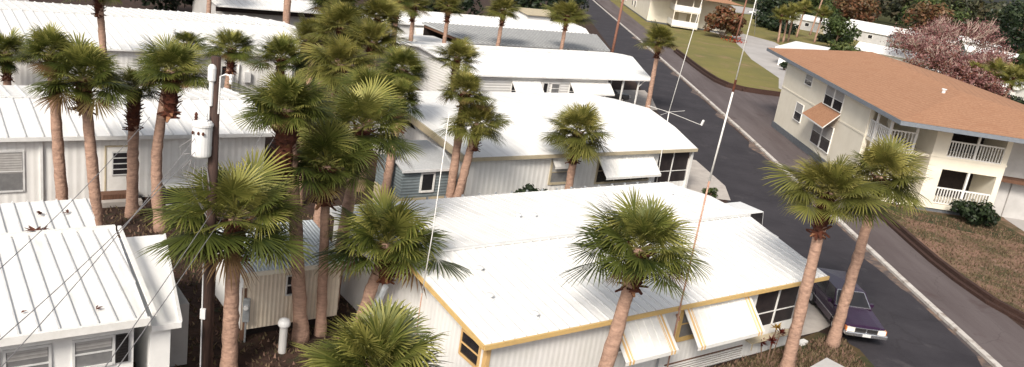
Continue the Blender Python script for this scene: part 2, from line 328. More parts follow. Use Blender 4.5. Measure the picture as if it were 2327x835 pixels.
# ------------------------------------------------------------------ building helpers
def lerp(a, b, t): return a + (b-a)*t
def interp(st, v, k):
    for i in range(len(st)-1):
        if st[i][0] <= v <= st[i+1][0]: return lerp(st[i][k], st[i+1][k], (v-st[i][0])/(st[i+1][0]-st[i][0]))
    return st[0][k] if v < st[0][0] else st[-1][k]
def roof(root, org, st, t=.1, pitch=.4, rib=.05, ribh=.05, mats=('roof', 'seam'), name='roof', cap=None):
    """st: (v, z, uL, uR) stations across the house; standing seams run along v"""
    mb = MB(org)
    for a, b in zip(st, st[1:]):
        mb.slab([(a[2], a[0], a[1]), (a[3], a[0], a[1]), (b[3], b[0], b[1]), (b[2], b[0], b[1])], t)
        if pitch:
            u = min(a[2], b[2]) + pitch*.6
            while u < max(a[3], b[3]):
                lo = hi = None
                for k in range(21):
                    f = k/20; v = lerp(a[0], b[0], f)
                    if lerp(a[2], b[2], f) <= u <= lerp(a[3], b[3], f):
                        lo = f if lo is None else lo; hi = f
                if lo is not None and hi-lo > .05:
                    p = Vector((u, lerp(a[0], b[0], lo)+.01, lerp(a[1], b[1], lo)+ribh/2)); q = Vector((u, lerp(a[0], b[0], hi)-.01, lerp(a[1], b[1], hi)+ribh/2))
                    mb.bar(p, q, rib, ribh, 1)  # ribs greyer than the sheet: their shading is put into the colour
                u += pitch
    if cap is not None:
        v0 = cap; z0 = interp(st, v0, 1); u = interp(st, v0, 2)+.2; u1 = interp(st, v0, 3)-.5; step = pitch or .6
        while u < u1:
            mb.box(u+.06, u+step-.06, v0-.13, v0-.01, z0+.01, z0+.09, 1); u += step
    return mb.build(name, [M[m] for m in mats], root)
def walls(root, org, st, inset=(.3, .3, .3, .3), z0=0, m='siding', name='wall', drop=.11):
    """solid wall body that follows the roof stations; inset front, back, left, right"""
    v0, v1 = st[0][0]+inset[0], st[-1][0]-inset[1]
    vs = [v0] + [s[0] for s in st if v0+.05 < s[0] < v1-.05] + [v1]
    mb = MB(org); Lp = []; Rp = []
    for v in vs:
        z = interp(st, v, 1)-drop; l = interp(st, v, 2)+inset[2]; rr = interp(st, v, 3)-inset[3]
        Lp.append((l, v, z)); Rp.append((rr, v, z))
    Lb = [(p[0], p[1], z0) for p in Lp]; Rb = [(p[0], p[1], z0) for p in Rp]
    mb.poly(Lp + Lb[::-1]); mb.poly(Rp[::-1] + Rb)
    mb.poly([Lb[0], Rb[0], Rp[0], Lp[0]]); mb.poly([Rb[-1], Lb[-1], Lp[-1], Rp[-1]])
    for i in range(len(vs)-1): mb.poly([Lp[i], Rp[i], Rp[i+1], Lp[i+1]])
    return mb.build(name, m, root)
def window(root, org, plane, c, a0, a1, z0, z1, frame='trim_white', glass='glass', mull=0, rail=True, fw_=.06, name='window', out=.05, blind=0):
    mb = MB(org); pn = MB(org)
    def bx(b, x0, x1, za, zb, d0, d1):
        if plane == 'v': b.box(x0, x1, c-d1, c-d0, za, zb)
        else: b.box(c-d1, c-d0, x0, x1, za, zb)
    bx(mb, a0-fw_, a0, z0-fw_, z1+fw_, -.02, out); bx(mb, a1, a1+fw_, z0-fw_, z1+fw_, -.02, out)
    bx(mb, a0, a1, z1, z1+fw_, -.02, out); bx(mb, a0, a1, z0-fw_, z0, -.02, out+.02)
    if rail: bx(mb, a0, a1, (z0+z1)/2-.02, (z0+z1)/2+.02, -.02, out-.004)
    for i in range(mull): u = lerp(a0, a1, (i+1)/(mull+1)); bx(mb, u-.03, u+.03, z0, z1, -.02, out+.003)
    bx(pn, a0, a1, z0, z1, -.02, out-.025)
    f = mb.build(name, frame, root); p = pn.build('pane', glass, f)
    if blind:
        bl = MB(org); bx(bl, a0+.02, a1-.02, z1-blind*(z1-z0), z1-.01, 0, out-.021); bl.build('blind', 'blind', f)
    return f
def awning(root, org, v, u0, u1, zt, out, zb, stripes=False, lip=.12, m='trim_white'):
    mb = MB(org); n = 5
    def P(u, f, dz=0): return (u, v - out*f, lerp(zt, zb, f)+dz)
    mb.slab([P(u0, 1), P(u1, 1), P(u1, 0), P(u0, 0)], .03)
    mb.slab([(u0, v-out-.012, zb-.002), (u1, v-out-.012, zb-.002), (u1, v-out+.004, zb-.002), (u0, v-out+.004, zb-.002)], lip)
    k = max(3, int((u1-u0)/.28))
    for i in range(1, k):
        u = lerp(u0, u1, i/k); mb.bar(P(u, .01, .008), P(u, .99, .008), .02, .02)
    if stripes:
        for e in (u0+.16, u0+.30, u1-.16, u1-.30):
            mb.bar(P(e, 0.0, .009), P(e, 1.0, .009), .07, .016, 1); mb.box(e-.035, e+.035, v-out-.02, v-out-.013, zb-lip, zb+.01, 1)
    return mb.build('awning', [M[m], M['yellow_pale']], root)
def house(name, label, u0, v0, cat='mobile home', group='mobile homes of the park'):
    return thing(name, label, cat, UV(u0, v0), A_H, group), (u0, v0, 0)

# ---- mobile home with mustard trim (nearest, centre)
H, og = house('mobile_home', 'white mobile home with mustard yellow eave trim, striped awnings and ribbed white roof', 12, 15.4)
st = [(15.4, 2.76, 11.95, 27.2), (20, 3.35, 11.95, 28.15), (23, 3.1, 11.95, 29.2), (25.8, 2.82, 11.95, 29.3)]
front, back = st[:2], st[1:]
roof(H, og, front, pitch=.38, rib=.04, ribh=.04, mats=('roof', 'seam'))
roof(H, og, back, pitch=.38, rib=.02, ribh=.018, mats=('roof_plain', 'seam_light'), name='rear_roof')
mb = MB(og); mb.box(11.95, 28.1, 19.93, 20.05, 3.37, 3.43); mb.build('ridge_flashing', 'seam_light', H)
mb = MB(og); mb.box(11.93, 27.2, 15.33, 15.395, 2.64, 2.775); mb.bar((11.92, 15.36, 2.72), (11.92, 20, 3.31), .05, .13); mb.build('trim_board', 'yellow', H)
mb = MB(og)
u = 12.2
while u < 28.9: mb.box(u, u+.05, 25.78, 25.86, 2.78, 2.9); u += .8
each(mb, 'gutter_strap', 'steel', H)
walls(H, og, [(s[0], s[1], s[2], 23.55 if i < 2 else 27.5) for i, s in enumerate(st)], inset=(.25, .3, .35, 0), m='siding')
# corner casing
mb = MB(og); mb.box(12.26, 12.38, 15.615, 15.645, 0, 2.6); mb.box(12.265, 12.297, 15.648, 15.80, 1.5, 2.62); mb.build('corner_trim', 'yellow_pale', H)
window(H, og, 'u', 12.3, 16.0, 16.85, 1.75, 2.4, frame='yellow_pale', name='side_window')
window(H, og, 'v', 15.65, 17.05, 18.55, 1.45, 2.35, frame='trim_white', glass='glass_grey', mull=1)
window(H, og, 'v', 15.65, 19.85, 23.0, 1.45, 2.4, frame='yellow', glass='glass_grey', mull=2, fw_=.14)
awning(H, og, 15.62, 16.6, 18.8, 2.62, .95, 1.72, stripes=True)
awning(H, og, 15.62, 19.72, 23.0, 2.62, .95, 1.62, stripes=True)
# screen porch
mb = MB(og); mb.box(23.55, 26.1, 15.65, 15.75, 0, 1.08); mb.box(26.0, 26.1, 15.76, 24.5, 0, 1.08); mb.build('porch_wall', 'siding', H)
mb = MB(og); mb.box(23.6, 26.0, 15.68, 15.72, 1.08, 2.66); mb.box(26.03, 26.07, 15.75, 24.4, 1.08, 2.66); mb.build('porch_screen', 'screen', H)
mb = MB(og)
for u in (23.57, 24.85): mb.box(u-.03, u+.03, 15.64, 15.76, 1.08, 2.67)
for v in (17.5, 20.1, 22.5): mb.box(26.0, 26.1, v-.03, v+.03, 1.08, 2.7)
mb.box(23.6, 26.0, 15.645, 15.755, 1.6, 1.625); each(mb, 'screen_frame', 'trim_white', H)
mb = MB(og); mb.box(26.04, 26.2, 15.5, 15.64, 0, 2.68); mb.tube([(26.12, 15.42, 2.7), (26.12, 15.42, .12), (26.3, 15.3, .06)], .05, 8); each(mb, 'corner_post', 'trim_white', H)
mb = MB(og)
for i in range(5): mb.box(19.5, 23.4, 15.585, 15.645, .08+i*.09, .12+i*.09)
mb.build('skirting_vent', 'trim_white', H)
mb = MB(og)
for i in range(5): mb.box(19.5, 23.4, 15.62, 15.646, .125+i*.09, .165+i*.09)
mb.build('vent_gap', 'brown', H)
mb = MB(og); mb.tube([(19.05, 15.56, 0), (19.05, 15.56, 1.05)], .035, 8); mb.build('water_pipe', 'steel', H)
mb = MB(og); mb.box(23.45, 25.9, 15.30, 15.62, .70, .74); mb.bar((23.5, 15.32, .45), (23.5, 15.32, .72), .03, .03); mb.build('plant_shelf', 'tan', H)
mb = MB(og); mb.box(26.1, 27.0, 15.35, 15.55, 0, .16); mb.build('slab_edge', 'trim_white', H)
for (u, v) in ((13.35, 17.3), (13.9, 18.7), (14.15, 16.15), (18.75, 22.4), (18.1, 22.5), (27.3, 23.6)):
    z = interp(st, v, 1)
    mb = MB(og); mb.lathe((u, v, z), [(.15, 0), (.13, .02), (.07, .035), (.07, .10), (.12, .11), (.12, .15), (.03, .17)], 12)
    mb.build('roof_vent', 'enamel', H, smooth=False)

# ---- second home behind it
H, og = house('mobile_home', 'broad white mobile home with tan gable fascia, single white awning and dark screen porch', 21.2, 30.7)
st = [(30.7, 2.78, 21.2, 36.95), (34, 3.14, 21.2, 38.4), (37.4, 3.46, 21.2, 39.4), (41.5, 3.08, 21.2, 40.1), (44.1, 2.83, 21.2, 39.6)]
roof(H, og, st, pitch=.9, rib=.02, ribh=.012, mats=('roof_plain', 'seam_light'))
mb = MB(og)
for a, b in zip(st[:3], st[1:3]): mb.bar((21.14, a[0], a[1]-.14), (21.14, b[0], b[1]-.14), .1, .34)
mb.box(21.2, 36.9, 30.63, 30.69, 2.62, 2.80); mb.build('fascia', 'tan', H)
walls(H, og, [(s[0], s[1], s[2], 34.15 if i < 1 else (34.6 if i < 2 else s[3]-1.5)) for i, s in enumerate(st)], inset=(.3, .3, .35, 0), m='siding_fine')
mb = MB(og); mb.poly([(21.5, 36.2, 2.62), (21.5, 37.4, 3.12), (21.5, 38.2, 2.62)]); mb.poly([(21.52, 38.2, 2.62), (21.52, 37.4, 3.12), (21.52, 36.2, 2.62)]); mb.build('gable_vent', 'dark', H)
window(H, og, 'v', 31.0, 26.6, 27.75, 1.2, 2.3, frame='tan', glass='glass_grey', fw_=.12, blind=.5)
window(H, og, 'v', 31.0, 29.75, 33.6, 1.05, 2.3, frame='tan', glass='glass', mull=2, fw_=.1)
awning(H, og, 30.98, 29.55, 33.6, 2.5, .95, 1.62)
awning(H, og, 30.98, 26.5, 27.9, 2.5, .35, 2.15)
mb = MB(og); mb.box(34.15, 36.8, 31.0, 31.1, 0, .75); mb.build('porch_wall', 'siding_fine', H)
mb = MB(og); mb.box(34.2, 36.7, 31.03, 31.07, .75, 2.64); mb.box(36.72, 36.76, 31.1, 36.5, .75, 2.7); mb.build('porch_screen', 'screen', H)
mb = MB(og)
for u in (34.17, 35.42): mb.box(u-.03, u+.03, 30.99, 31.11, .75, 2.66)
for v in (32.8, 34.6): mb.box(36.7, 36.79, v-.03, v+.03, .75, 2.7)
mb.box(34.2, 36.7, 30.995, 31.105, 1.4, 1.43); each(mb, 'screen_frame', 'trim_white', H)
mb = MB(og); mb.box(36.72, 36.88, 30.85, 30.99, 0, 2.66); each(mb, 'corner_post', 'trim_white', H)
mb = MB(og); mb.box(34.35, 34.95, 31.15, 31.6, .75, 1.15); mb.build('porch_chest', 'mast_red', H)

# ---- third home with carport
H, og = house('mobile_home', 'white mobile home with long white awnings and open carport over a dark car', 34, 49.5)
st = [(49.5, 2.8, 33.4, 52.0), (53.5, 3.12, 33.4, 54.4), (57.3, 3.4, 33.4, 56.8), (60.5, 3.06, 33.4, 58.6), (62.6, 2.85, 33.4, 58.9)]
roof(H, og, st, pitch=.6, rib=.02, ribh=.012, mats=('roof_plain', 'seam_light'), cap=57.3)
walls(H, og, [(s[0], s[1], s[2], 47.2) for s in st], inset=(.35, .3, .4, 0), m='lap')
mb = MB(og)
for u in (48.85, 50.65): mb.box(u-.05, u+.05, 49.75, 49.85, 0, 2.68)
mb.bar((50.65, 49.8, 2.1), (51.35, 49.8, 2.68), .06, .06); mb.box(55.5, 55.6, 56.5, 56.6, 0, 3.2); mb.box(57.7, 57.8, 60.5, 60.6, 0, 2.9)
each(mb, 'carport_post', 'trim_white', H)
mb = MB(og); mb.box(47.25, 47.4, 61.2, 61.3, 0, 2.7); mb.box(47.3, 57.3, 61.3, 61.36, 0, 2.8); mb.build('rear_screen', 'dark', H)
awning(H, og, 49.82, 37.4, 40.1, 2.42, .8, 1.6); awning(H, og, 49.82, 43.1, 47.4, 2.42, .8, 1.62)
window(H, og, 'v', 49.85, 37.5, 40.0, 1.1, 2.2, mull=1); window(H, og, 'v', 49.85, 43.2, 47.0, 1.1, 2.2, mull=2)
window(H, og, 'v', 49.85, 41.35, 42.1, 1.5, 2.2, glass='glass_grey')
mb = MB(og); mb.box(40.35, 41.0, 49.78, 49.845, .1, 2.35); d = mb.build('door', 'trim_white', H)
mb = MB(og); mb.box(40.5, 40.85, 49.755, 49.775, 1.0, 2.25); mb.build('pane', 'glass', d)
mb = MB(og); mb.box(47.2, 48.4, 49.84, 49.9, 0, .9); mb.build('flower_ledge', 'mast_red', H)

# ---- grey roofed carport
H, og = house('carport', 'open carport under a weathered grey ribbed metal roof', 42, 65.2, cat='carport', group=None)
st = [(65.2, 2.62, 43.6, 61.2), (73.6, 3.05, 43.0, 66.5)]
roof(H, og, st, pitch=.55, rib=.08, ribh=.06, mats=('grey_metal_roof', 'dark_steel'), t=.14)
mb = MB(og)
for u in (43.7, 49.5, 55.3, 60.6): mb.box(u-.05, u+.05, 65.3, 65.4, 0, 2.5)
each(mb, 'post', 'trim_white', H)
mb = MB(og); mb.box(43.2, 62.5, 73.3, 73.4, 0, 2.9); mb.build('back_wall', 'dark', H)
mb = MB(og); mb.bar((43.55, 65.4, 2.4), (43.2, 73.3, 2.75), .04, .3); mb.build('side_fascia', 'brown', H)
mb = MB(og); mb.bar((44.6, 66.4, 1.0), (45.6, 66.4, 2.0), .08, .12); mb.bar((45.6, 66.4, 2.0), (46.6, 66.4, 1.0), .08, .12); mb.box(44.6, 46.6, 66.45, 66.5, .2, 1.0); mb.build('lattice_panel', 'trim_white', H)

# ---- fourth home behind the carport
H, og = house('mobile_home', 'white mobile home with rounded roof end behind the grey roofed carport', 38, 74.4)
st = [(74.6, 2.65, 39.6, 66.6), (78.5, 3.0, 40.0, 69.0), (82, 3.1, 40.5, 70.0), (86, 2.65, 41, 69)]
roof(H, og, st, pitch=.8, rib=.03, ribh=.03, mats=('roof_plain', 'seam_light'))
walls(H, og, st, inset=(.3, .3, .4, .6), m='stucco')
for a, b in ((43.3, 44.4), (46.5, 47.6)): window(H, og, 'v', 74.9, a, b, 1.1, 2.0, glass='glass_grey')
awning(H, og, 74.88, 42.9, 47.4, 2.4, .7, 1.7)
H, og = house('storage_shed', 'small pale flat roofed shed left of the grey carport', 38.6, 66.5, cat='shed', group='park sheds')
mb = MB(og); mb.box(38.9, 42.2, 66.6, 70.0, 0, 2.1); mb.build('wall', 'stucco', H)
mb = MB(og); mb.box(38.6, 42.5, 66.3, 70.3, 2.1, 2.25); mb.build('roof', 'roof_plain', H)

# ---- fifth home, only a tan roof corner shows
H, og = house('mobile_home', 'distant mobile home with a tan roof and low pale walls, beyond all the white roofs', 70, 92)
st = [(92, 2.6, 70, 74.5), (95.5, 3.1, 70, 76.5), (99, 2.7, 70, 78)]
roof(H, og, st, pitch=0, mats=('tan', 'seam')); walls(H, og, st, m='stucco')

# ---- left home with door
H, og = house('mobile_home', 'long white mobile home with ribbed walls, white door and steps behind the leaning palms', -6, 35.3)
st = [(35.3, 2.80, -6, 13.75), (39.7, 3.3, -6, 14.15), (44, 2.82, -6, 14.4)]
roof(H, og, st, pitch=.6, rib=.06, ribh=.055, mats=('roof', 'seam'), cap=39.7)
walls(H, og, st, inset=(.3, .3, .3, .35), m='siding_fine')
mb = MB(og); mb.box(-6, 13.75, 35.25, 35.295, 2.66, 2.82); mb.build('fascia', 'seam_light', H)
mb = MB(og); mb.box(4.47, 4.56, 35.5, 35.58, 0, 2.7); mb.build('downspout', 'seam_light', H)
window(H, og, 'v', 35.6, 2.6, 3.88, .6, 2.15, frame='seam', glass='glass_grey', blind=.55)
mb = MB(og); mb.box(6.78, 6.84, 35.53, 35.598, .1, 2.33); mb.box(7.78, 7.84, 35.53, 35.598, .1, 2.33); mb.box(6.84, 7.78, 35.53, 35.598, 2.27, 2.33); mb.build('door_frame', 'tan', H)
mb = MB(og); mb.box(6.84, 7.78, 35.55, 35.597, .1, 2.27); d = mb.build('door', 'trim_white', H)
mb = MB(og); mb.box(7.09, 7.63, 35.52, 35.548, 1.08, 2.06); mb.build('pane', 'glass', d)
mb = MB(og)
for i in range(5): mb.box(7.06, 7.66, 35.505, 35.519, 1.06+i*.24, 1.10+i*.24)
mb.box(7.04, 7.09, 35.505, 35.52, 1.05, 2.09); mb.box(7.63, 7.68, 35.505, 35.52, 1.05, 2.09); mb.build('jalousie', 'seam', d)
mb = MB(og); mb.lathe((7.7, 35.52, 1.15), [(.03, 0), (.03, .05)], 8); mb.build('handle', 'steel', d)
t = thing('steps', 'low brown and grey entry steps below the white door', 'steps', UV(6.6, 34.6), A_H)
mb = MB(); mb.box(0, 1.35, .35, .85, 0, .42); mb.build('upper_step', 'brown', t, bevel=.01)
mb = MB(); mb.box(-.1, 1.45, 0, .345, 0, .22); mb.build('lower_step', 'concrete', t, bevel=.01)

# ---- home further up on the left
H, og = house('mobile_home', 'long white mobile home with ridge vents and rounded end behind the ribbed house', -4, 54)
st = [(54, 2.8, -6, 22.3), (58.5, 3.15, -6, 24.4), (63, 3.42, -6, 25.6), (67, 3.15, -6, 26.2), (71.5, 2.8, -6, 24.5)]
roof(H, og, st, pitch=.6, rib=.06, ribh=.055, mats=('roof', 'seam'), cap=63)
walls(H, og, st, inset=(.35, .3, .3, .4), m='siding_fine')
mb = MB(og); mb.tube([(18.0, 54.25, 0), (18.0, 54.25, 2.1), (18.35, 54.25, 2.1), (18.35, 54.25, .6)], .07, 8); mb.build('conduit', 'trim_white', H, smooth=True)
mb = MB(og); mb.box(18.75, 19.15, 54.1, 54.34, .9, 1.6); mb.build('meter_box', 'enamel', H)
window(H, og, 'v', 54.35, 17.3, 17.8, 1.3, 1.9, glass='glass', rail=False)
mb = MB(og); mb.lathe((15.3, 58.6, 3.15), [(.14, 0), (.14, .25), (.2, .26), (.2, .34)], 10); mb.lathe((15.9, 58.6, 3.15), [(.08, 0), (.08, .2)], 10); mb.build('roof_vent', 'seam', H)

# ---- far white roof at the top left
H, og = house('mobile_home', 'far white roofed home with dark eave shadow and pale wall beside the dark tree', 22, 77)
st = [(77.5, 2.7, 24, 34.6), (82, 3.2, 24, 36), (87, 2.7, 24, 37)]
roof(H, og, st, pitch=.7, rib=.04, ribh=.04, cap=82); walls(H, og, st, inset=(1.6, .3, .4, .5), m='pale_far')
mb = MB(og); mb.box(24.1, 34.4, 78.2, 78.3, 2.1, 2.5); mb.build('eave_shadow_strip', 'dark', H)  # dark strip paints in the shadow under the eave
H, og = house('mobile_home', 'grey roofed home glimpsed beyond the left roof ridge', -4, 79)
st = [(79, 2.6, -6, 9.6), (83, 3.0, -6, 10), (87, 2.6, -6, 10)]
roof(H, og, st, pitch=.7, rib=.04, ribh=.03, mats=('pale_far', 'seam')); walls(H, og, st, m='pale_far')

# ---- near-left cottage
H, og = house('cottage', 'small white cottage with wide seamed roof, two windows and black shutters', -2, 19.6, cat='cottage')
st = [(19.6, 2.68, -4, 4.75), (25.15, 2.86, -4, 5.1)]
roof(H, og, st, pitch=.41, rib=.045, ribh=.05, mats=('roof', 'seam'), t=.14)
mb = MB(og); mb.bar((4.9, 19.62, 2.75), (5.2, 25.1, 2.93), .1, .1); mb.box(-4, 5.1, 25.1, 25.24, 2.75, 2.97); mb.box(-4, 4.78, 19.5, 19.6, 2.52, 2.72); mb.build('fascia', 'trim_white', H)
walls(H, og, [(19.6, 2.68, -4, 4.6), (25.15, 2.86, -4, 4.8)], inset=(.4, .2, .3, .1), m='stucco', drop=.15)
window(H, og, 'v', 20.0, 1.76, 2.63, 1.25, 2.1, frame='seam', glass='glass_grey', blind=.3)
window(H, og, 'v', 20.0, 3.19, 4.02, 1.4, 2.1, frame='seam', glass='glass_grey', blind=.35)
for u in (1.35, 4.1):
    mb = MB(og); mb.box(u, u+.28, 19.93, 19.998, 1.38, 2.14)
    for i in range(9): mb.box(u+.04, u+.24, 19.915, 19.93, 1.44+i*.075, 1.48+i*.075)
    mb.build('shutter', 'black', H)
# annex
H, og = house('cottage_annex', 'low white annex with plain roof joined to the right of the cottage', 4.8, 20, cat='annex')
del H['group']
st = [(19.85, 2.30, 4.9, 5.62), (25.3, 2.5, 5.2, 6.55)]
roof(H, og, st, pitch=0, mats=('roof_plain', 'seam'), t=.16); walls(H, og, st, inset=(.15, .2, 0, .25), m='stucco', drop=.17)
mb = MB(og); mb.box(5.7, 6.3, 21.6, 24.9, 0, 1.9); mb.build('meter_closet', 'pale_far', H)
mb = MB(og); mb.bar((5.60, 19.87, 2.32), (6.52, 25.25, 2.52), .08, .06); mb.build('edge_trim', 'seam_light', H)
# rear section with debris
H, og = house('low_roof_addition', 'lower seamed roof addition behind the cottage with dead palm leaves on it', -2, 25.3, cat='roof addition')
del H['group']
st = [(25.3, 2.42, -4, 4.72), (28.6, 2.62, -4, 5.0)]
roof(H, og, st, pitch=.41, rib=.045, ribh=.06, mats=('roof', 'seam'), t=.12); walls(H, og, st, inset=(.1, .3, .3, .3), m='stucco', drop=.14)
def debris(name, label, p, size, n, seed, rz=0):
    rg = random.Random(seed); mb = MB()
    for i in range(n):
        a = rg.uniform(-.9, .9); L = size*rg.uniform(.5, 1); w = size*.12
        p0 = Vector((rg.uniform(-.1, .1)*size, rg.uniform(-.1, .1)*size, .03)); d = Vector((math.cos(a), math.sin(a), rg.uniform(.05, .35))); q = p0 + d*L; x = Vector((-d.y, d.x, 0))*w
        mid = p0 + d*L*.5 + Vector((0, 0, .05*size))
        mb.poly([p0, mid+x, q, mid-x])
    o = mb.build(name, 'boots'); o.location = p; o.rotation_euler = (0, 0, rz); return tag(o, label, 'palm debris', 'dead palm leaves on roofs')
debris('dead_frond', 'largest brown dead frond on the low roof addition', UV(3.2, 26.1, 2.49), .5, 12, 1, 2.2)
debris('dead_frond', 'thin brown dead frond near the back edge of the low roof addition', UV(3.5, 27.6, 2.58), .34, 7, 2, 4.2)
debris('dead_frond', 'faint brown frond right of the others on the low roof addition', UV(4.2, 27.4, 2.57), .25, 6, 3, 3)
debris('dead_frond', 'small rust brown leaf near the cottage front eave, right one', UV(3.7, 20.3, 2.72), .2, 6, 4, 1)
debris('dead_frond', 'tiny rust brown leaf at the left on the cottage roof', UV(2.15, 20.6, 2.73), .17, 5, 5, .5)
debris('dead_frond', 'brown leaf scrap on the back rim of the cottage roof', UV(3.0, 25.1, 2.98), .3, 5, 6, 3.2)

# ---- centre shed
H, og = house('metal_shed', 'cream ribbed metal shed with pale blue roof and small dark window', 8, 22.3, cat='shed', group='park sheds')
st = [(22.25, 2.32, 7.95, 11.3), (25.0, 2.62, 7.95, 11.3)]
mb = MB(og); mb.slab([(7.92, 22.2, 2.34), (11.3, 22.2, 2.34), (11.3, 25.1, 2.66), (7.92, 25.1, 2.66)], .08); mb.build('roof', 'blue_roof', H)
mb = MB(og); mb.box(7.93, 11.3, 22.14, 22.195, 2.22, 2.35); mb.build('fascia', 'cream', H)
mb = MB(og)
mb.poly([(8.08, 22.4, .36), (11.2, 22.4, .36), (11.2, 22.4, 2.26), (8.08, 22.4, 2.26)]); mb.poly([(11.2, 22.4, .36), (11.2, 24.95, .36), (11.2, 24.95, 2.56), (11.2, 22.4, 2.26)])
mb.poly([(11.2, 24.95, .36), (8.08, 24.95, .36), (8.08, 24.95, 2.56), (11.2, 24.95, 2.56)]); mb.poly([(8.08, 22.4, .36), (11.2, 22.4, .36), (11.2, 24.95, .36), (8.08, 24.95, .36)][::-1]); mb.build('wall', 'cream_metal', H)
mb = MB(og); mb.poly([(8.08, 24.95, .36), (8.08, 22.4, .36), (8.08, 22.4, 2.26), (8.08, 24.95, 2.56)]); mb.build('side_wall', 'stucco', H)
mb = MB(og); mb.box(8.3, 11.0, 22.7, 24.7, 0, .355); mb.build('shade_base', 'dark', H)  # near-black block under the raised floor, painting the shade beneath it
window(H, og, 'v', 22.4, 9.43, 9.68, 1.37, 1.97, frame='seam', glass='glass', fw_=.04)
# ---- blue shed
H, og = house('garden_shed', 'blue grey lap sided shed with white framed window beside the gable', 17.9, 30.8, cat='shed', group='park sheds')
mb = MB(og); mb.box(17.95, 20.5, 30.85, 33.3, .95, 2.28); mb.build('wall', 'blue_lap', H)
mb = MB(og); mb.box(17.93, 20.52, 30.83, 33.32, 0, .945); mb.build('base', 'tan', H)
mb = MB(og); mb.slab([(17.85, 30.7, 2.33), (20.6, 30.7, 2.33), (20.75, 32.2, 2.80), (20.6, 33.5, 2.86), (18.3, 33.5, 2.86), (17.85, 32.2, 2.8)], .08); mb.build('roof', 'grey_shingle', H)
mb = MB(og); mb.box(17.84, 20.62, 30.64, 30.695, 2.22, 2.34); mb.build('fascia', 'seam', H)
window(H, og, 'v', 30.85, 18.98, 19.55, 1.28, 2.06, glass='glass', rail=False, fw_=.09)

# ---- white lid corner at the bottom edge
t = thing('utility_box', 'pale weathered box lid poking up at the bottom edge of the lawn', 'utility box', (11.42, 24.95, 0), R(47))
mb = MB(); mb.box(-.5, .5, -.5, .5, 0, .85); mb.build('body', 'pale_far', t)
mb = MB(); mb.slab([(-.62, -.62, .88), (.62, -.62, .9), (.62, .62, .96), (-.62, .62, .96)], .08); mb.build('lid', 'pale_far', t)

# ------------------------------------------------------------------ two-storey building (street frame: x = s, y = r)
K = thing('apartment_building', 'cream two storey apartment building with orange brown shingle roof and balconies', 'apartment building', RS(51, 24), ROT_R, 'cream apartment buildings'); ko = (24, 51, 0)
mb = MB(ko)                                     # x=s, y=r
E0, E1 = 5.82, 6.1
nl, nr, fl_, fr_ = (23.6, 48.7, E0), (40.5, 48.7, E0), (23.7, 78.0, E1+.2), (40.5, 78.0, E1+.2)
rn, rf = (32, 58.5, 6.98), (32.2, 75.5, 7.55)
for q in ((nl, nr, rn), (nr, fr_, rf, rn), (fr_, fl_, rf), (fl_, nl, rn, rf)): mb.poly(list(q))
mb.build('roof', 'rust_shingle', K)
mb = MB(ko)
def edge(p, q, dx, dy): mb.slab([(p[0], p[1], p[2]-.01), (q[0], q[1], q[2]-.01), (q[0]+dx, q[1]+dy, q[2]-.01), (p[0]+dx, p[1]+dy, p[2]-.01)], .26)
edge((nl[0]-.02, nl[1]-.05, E0), (nr[0], nr[1]-.05, E0), 0, .05); edge((fl_[0]-.05, fl_[1], fl_[2]), (nl[0]-.05, nl[1]-.05, E0), .05, 0)
edge((fl_[0], fl_[1], fl_[2]), (fr_[0], fr_[1], fr_[2]), 0, .05); edge((nr[0], nr[1], E0), (fr_[0], fr_[1], fr_[2]), .05, 0)
mb.build('fascia', 'fascia_grey', K)
mb = MB(ko)
mb.poly([(23.65, 48.7, E0-.22), (23.7, 77.95, E1-.02), (40.4, 77.95, E1-.02), (40.4, 48.7, E0-.22)]); mb.build('soffit', 'cream', K)
mb = MB(ko)
mb.box(24.2, 39.5, 57.2, 72.9, .5, 5.72); mb.box(24.2, 24.5, 54.4, 57.2, .5, 5.66); mb.box(24.5, 27.1, 56.9, 57.19, .5, 5.66)
mb.box(27.15, 28.1, 51.0, 57.19, .25, 5.6)                     # left pier of the front block
mb.box(31.6, 31.95, 51.0, 57.19, .25, 5.6)
mb.box(28.1, 31.6, 51.0, 51.18, 2.85, 3.62); mb.box(28.1, 31.6, 51.0, 51.18, .25, .55); mb.box(28.1, 31.6, 51.0, 51.18, 5.42, 5.6)
mb.box(28.1, 31.6, 53.6, 57.18, .25, 5.6)
mb.build('wall', 'cream', K)
mb = MB(ko); mb.box(24.17, 24.198, 54.35, 72.95, 3.58, 3.70); mb.box(27.1, 32.0, 50.97, 50.998, 3.56, 3.68); mb.build('floor_band', 'cream', K)
mb = MB(ko); mb.box(24.1, 24.22, 54.4, 73.0, 0, .498); mb.box(24.22, 39.4, 57.4, 72.8, 0, .49); mb.box(27.3, 31.9, 51.1, 57, 0, .248); mb.build('foundation', 'block_grey', K)
mb = MB(ko); mb.box(28.12, 31.58, 53.5, 53.59, .56, 2.84); mb.box(28.12, 31.58, 53.5, 53.59, 3.63, 5.41); each(mb, 'dark_interior', 'dark', K)
mb = MB(ko); mb.box(24.3, 27.14, 51.2, 56.8, 3.45, 3.62); mb.box(28.1, 31.6, 51.2, 53.5, 3.45, 3.60); mb.box(28.1, 31.6, 51.2, 53.5, .25, .50); mb.box(24.3, 27.14, 51.4, 56.8, .1, .3); each(mb, 'balcony_floor', 'cream', K)
def railing(x0, y0, x1, y1, z0, z1, n):
    mb = MB(ko)
    mb.bar((x0, y0, z1), (x1, y1, z1), .07, .09); mb.bar((x0, y0, z0+.08), (x1, y1, z0+.08), .05, .07)
    for i in range(n+1):
        f = i/n; x, y = lerp(x0, x1, f), lerp(y0, y1, f); mb.bar((x, y, z0+.08), (x, y, z1), .075, .05)
    return mb.build('railing', 'trim_white', K)
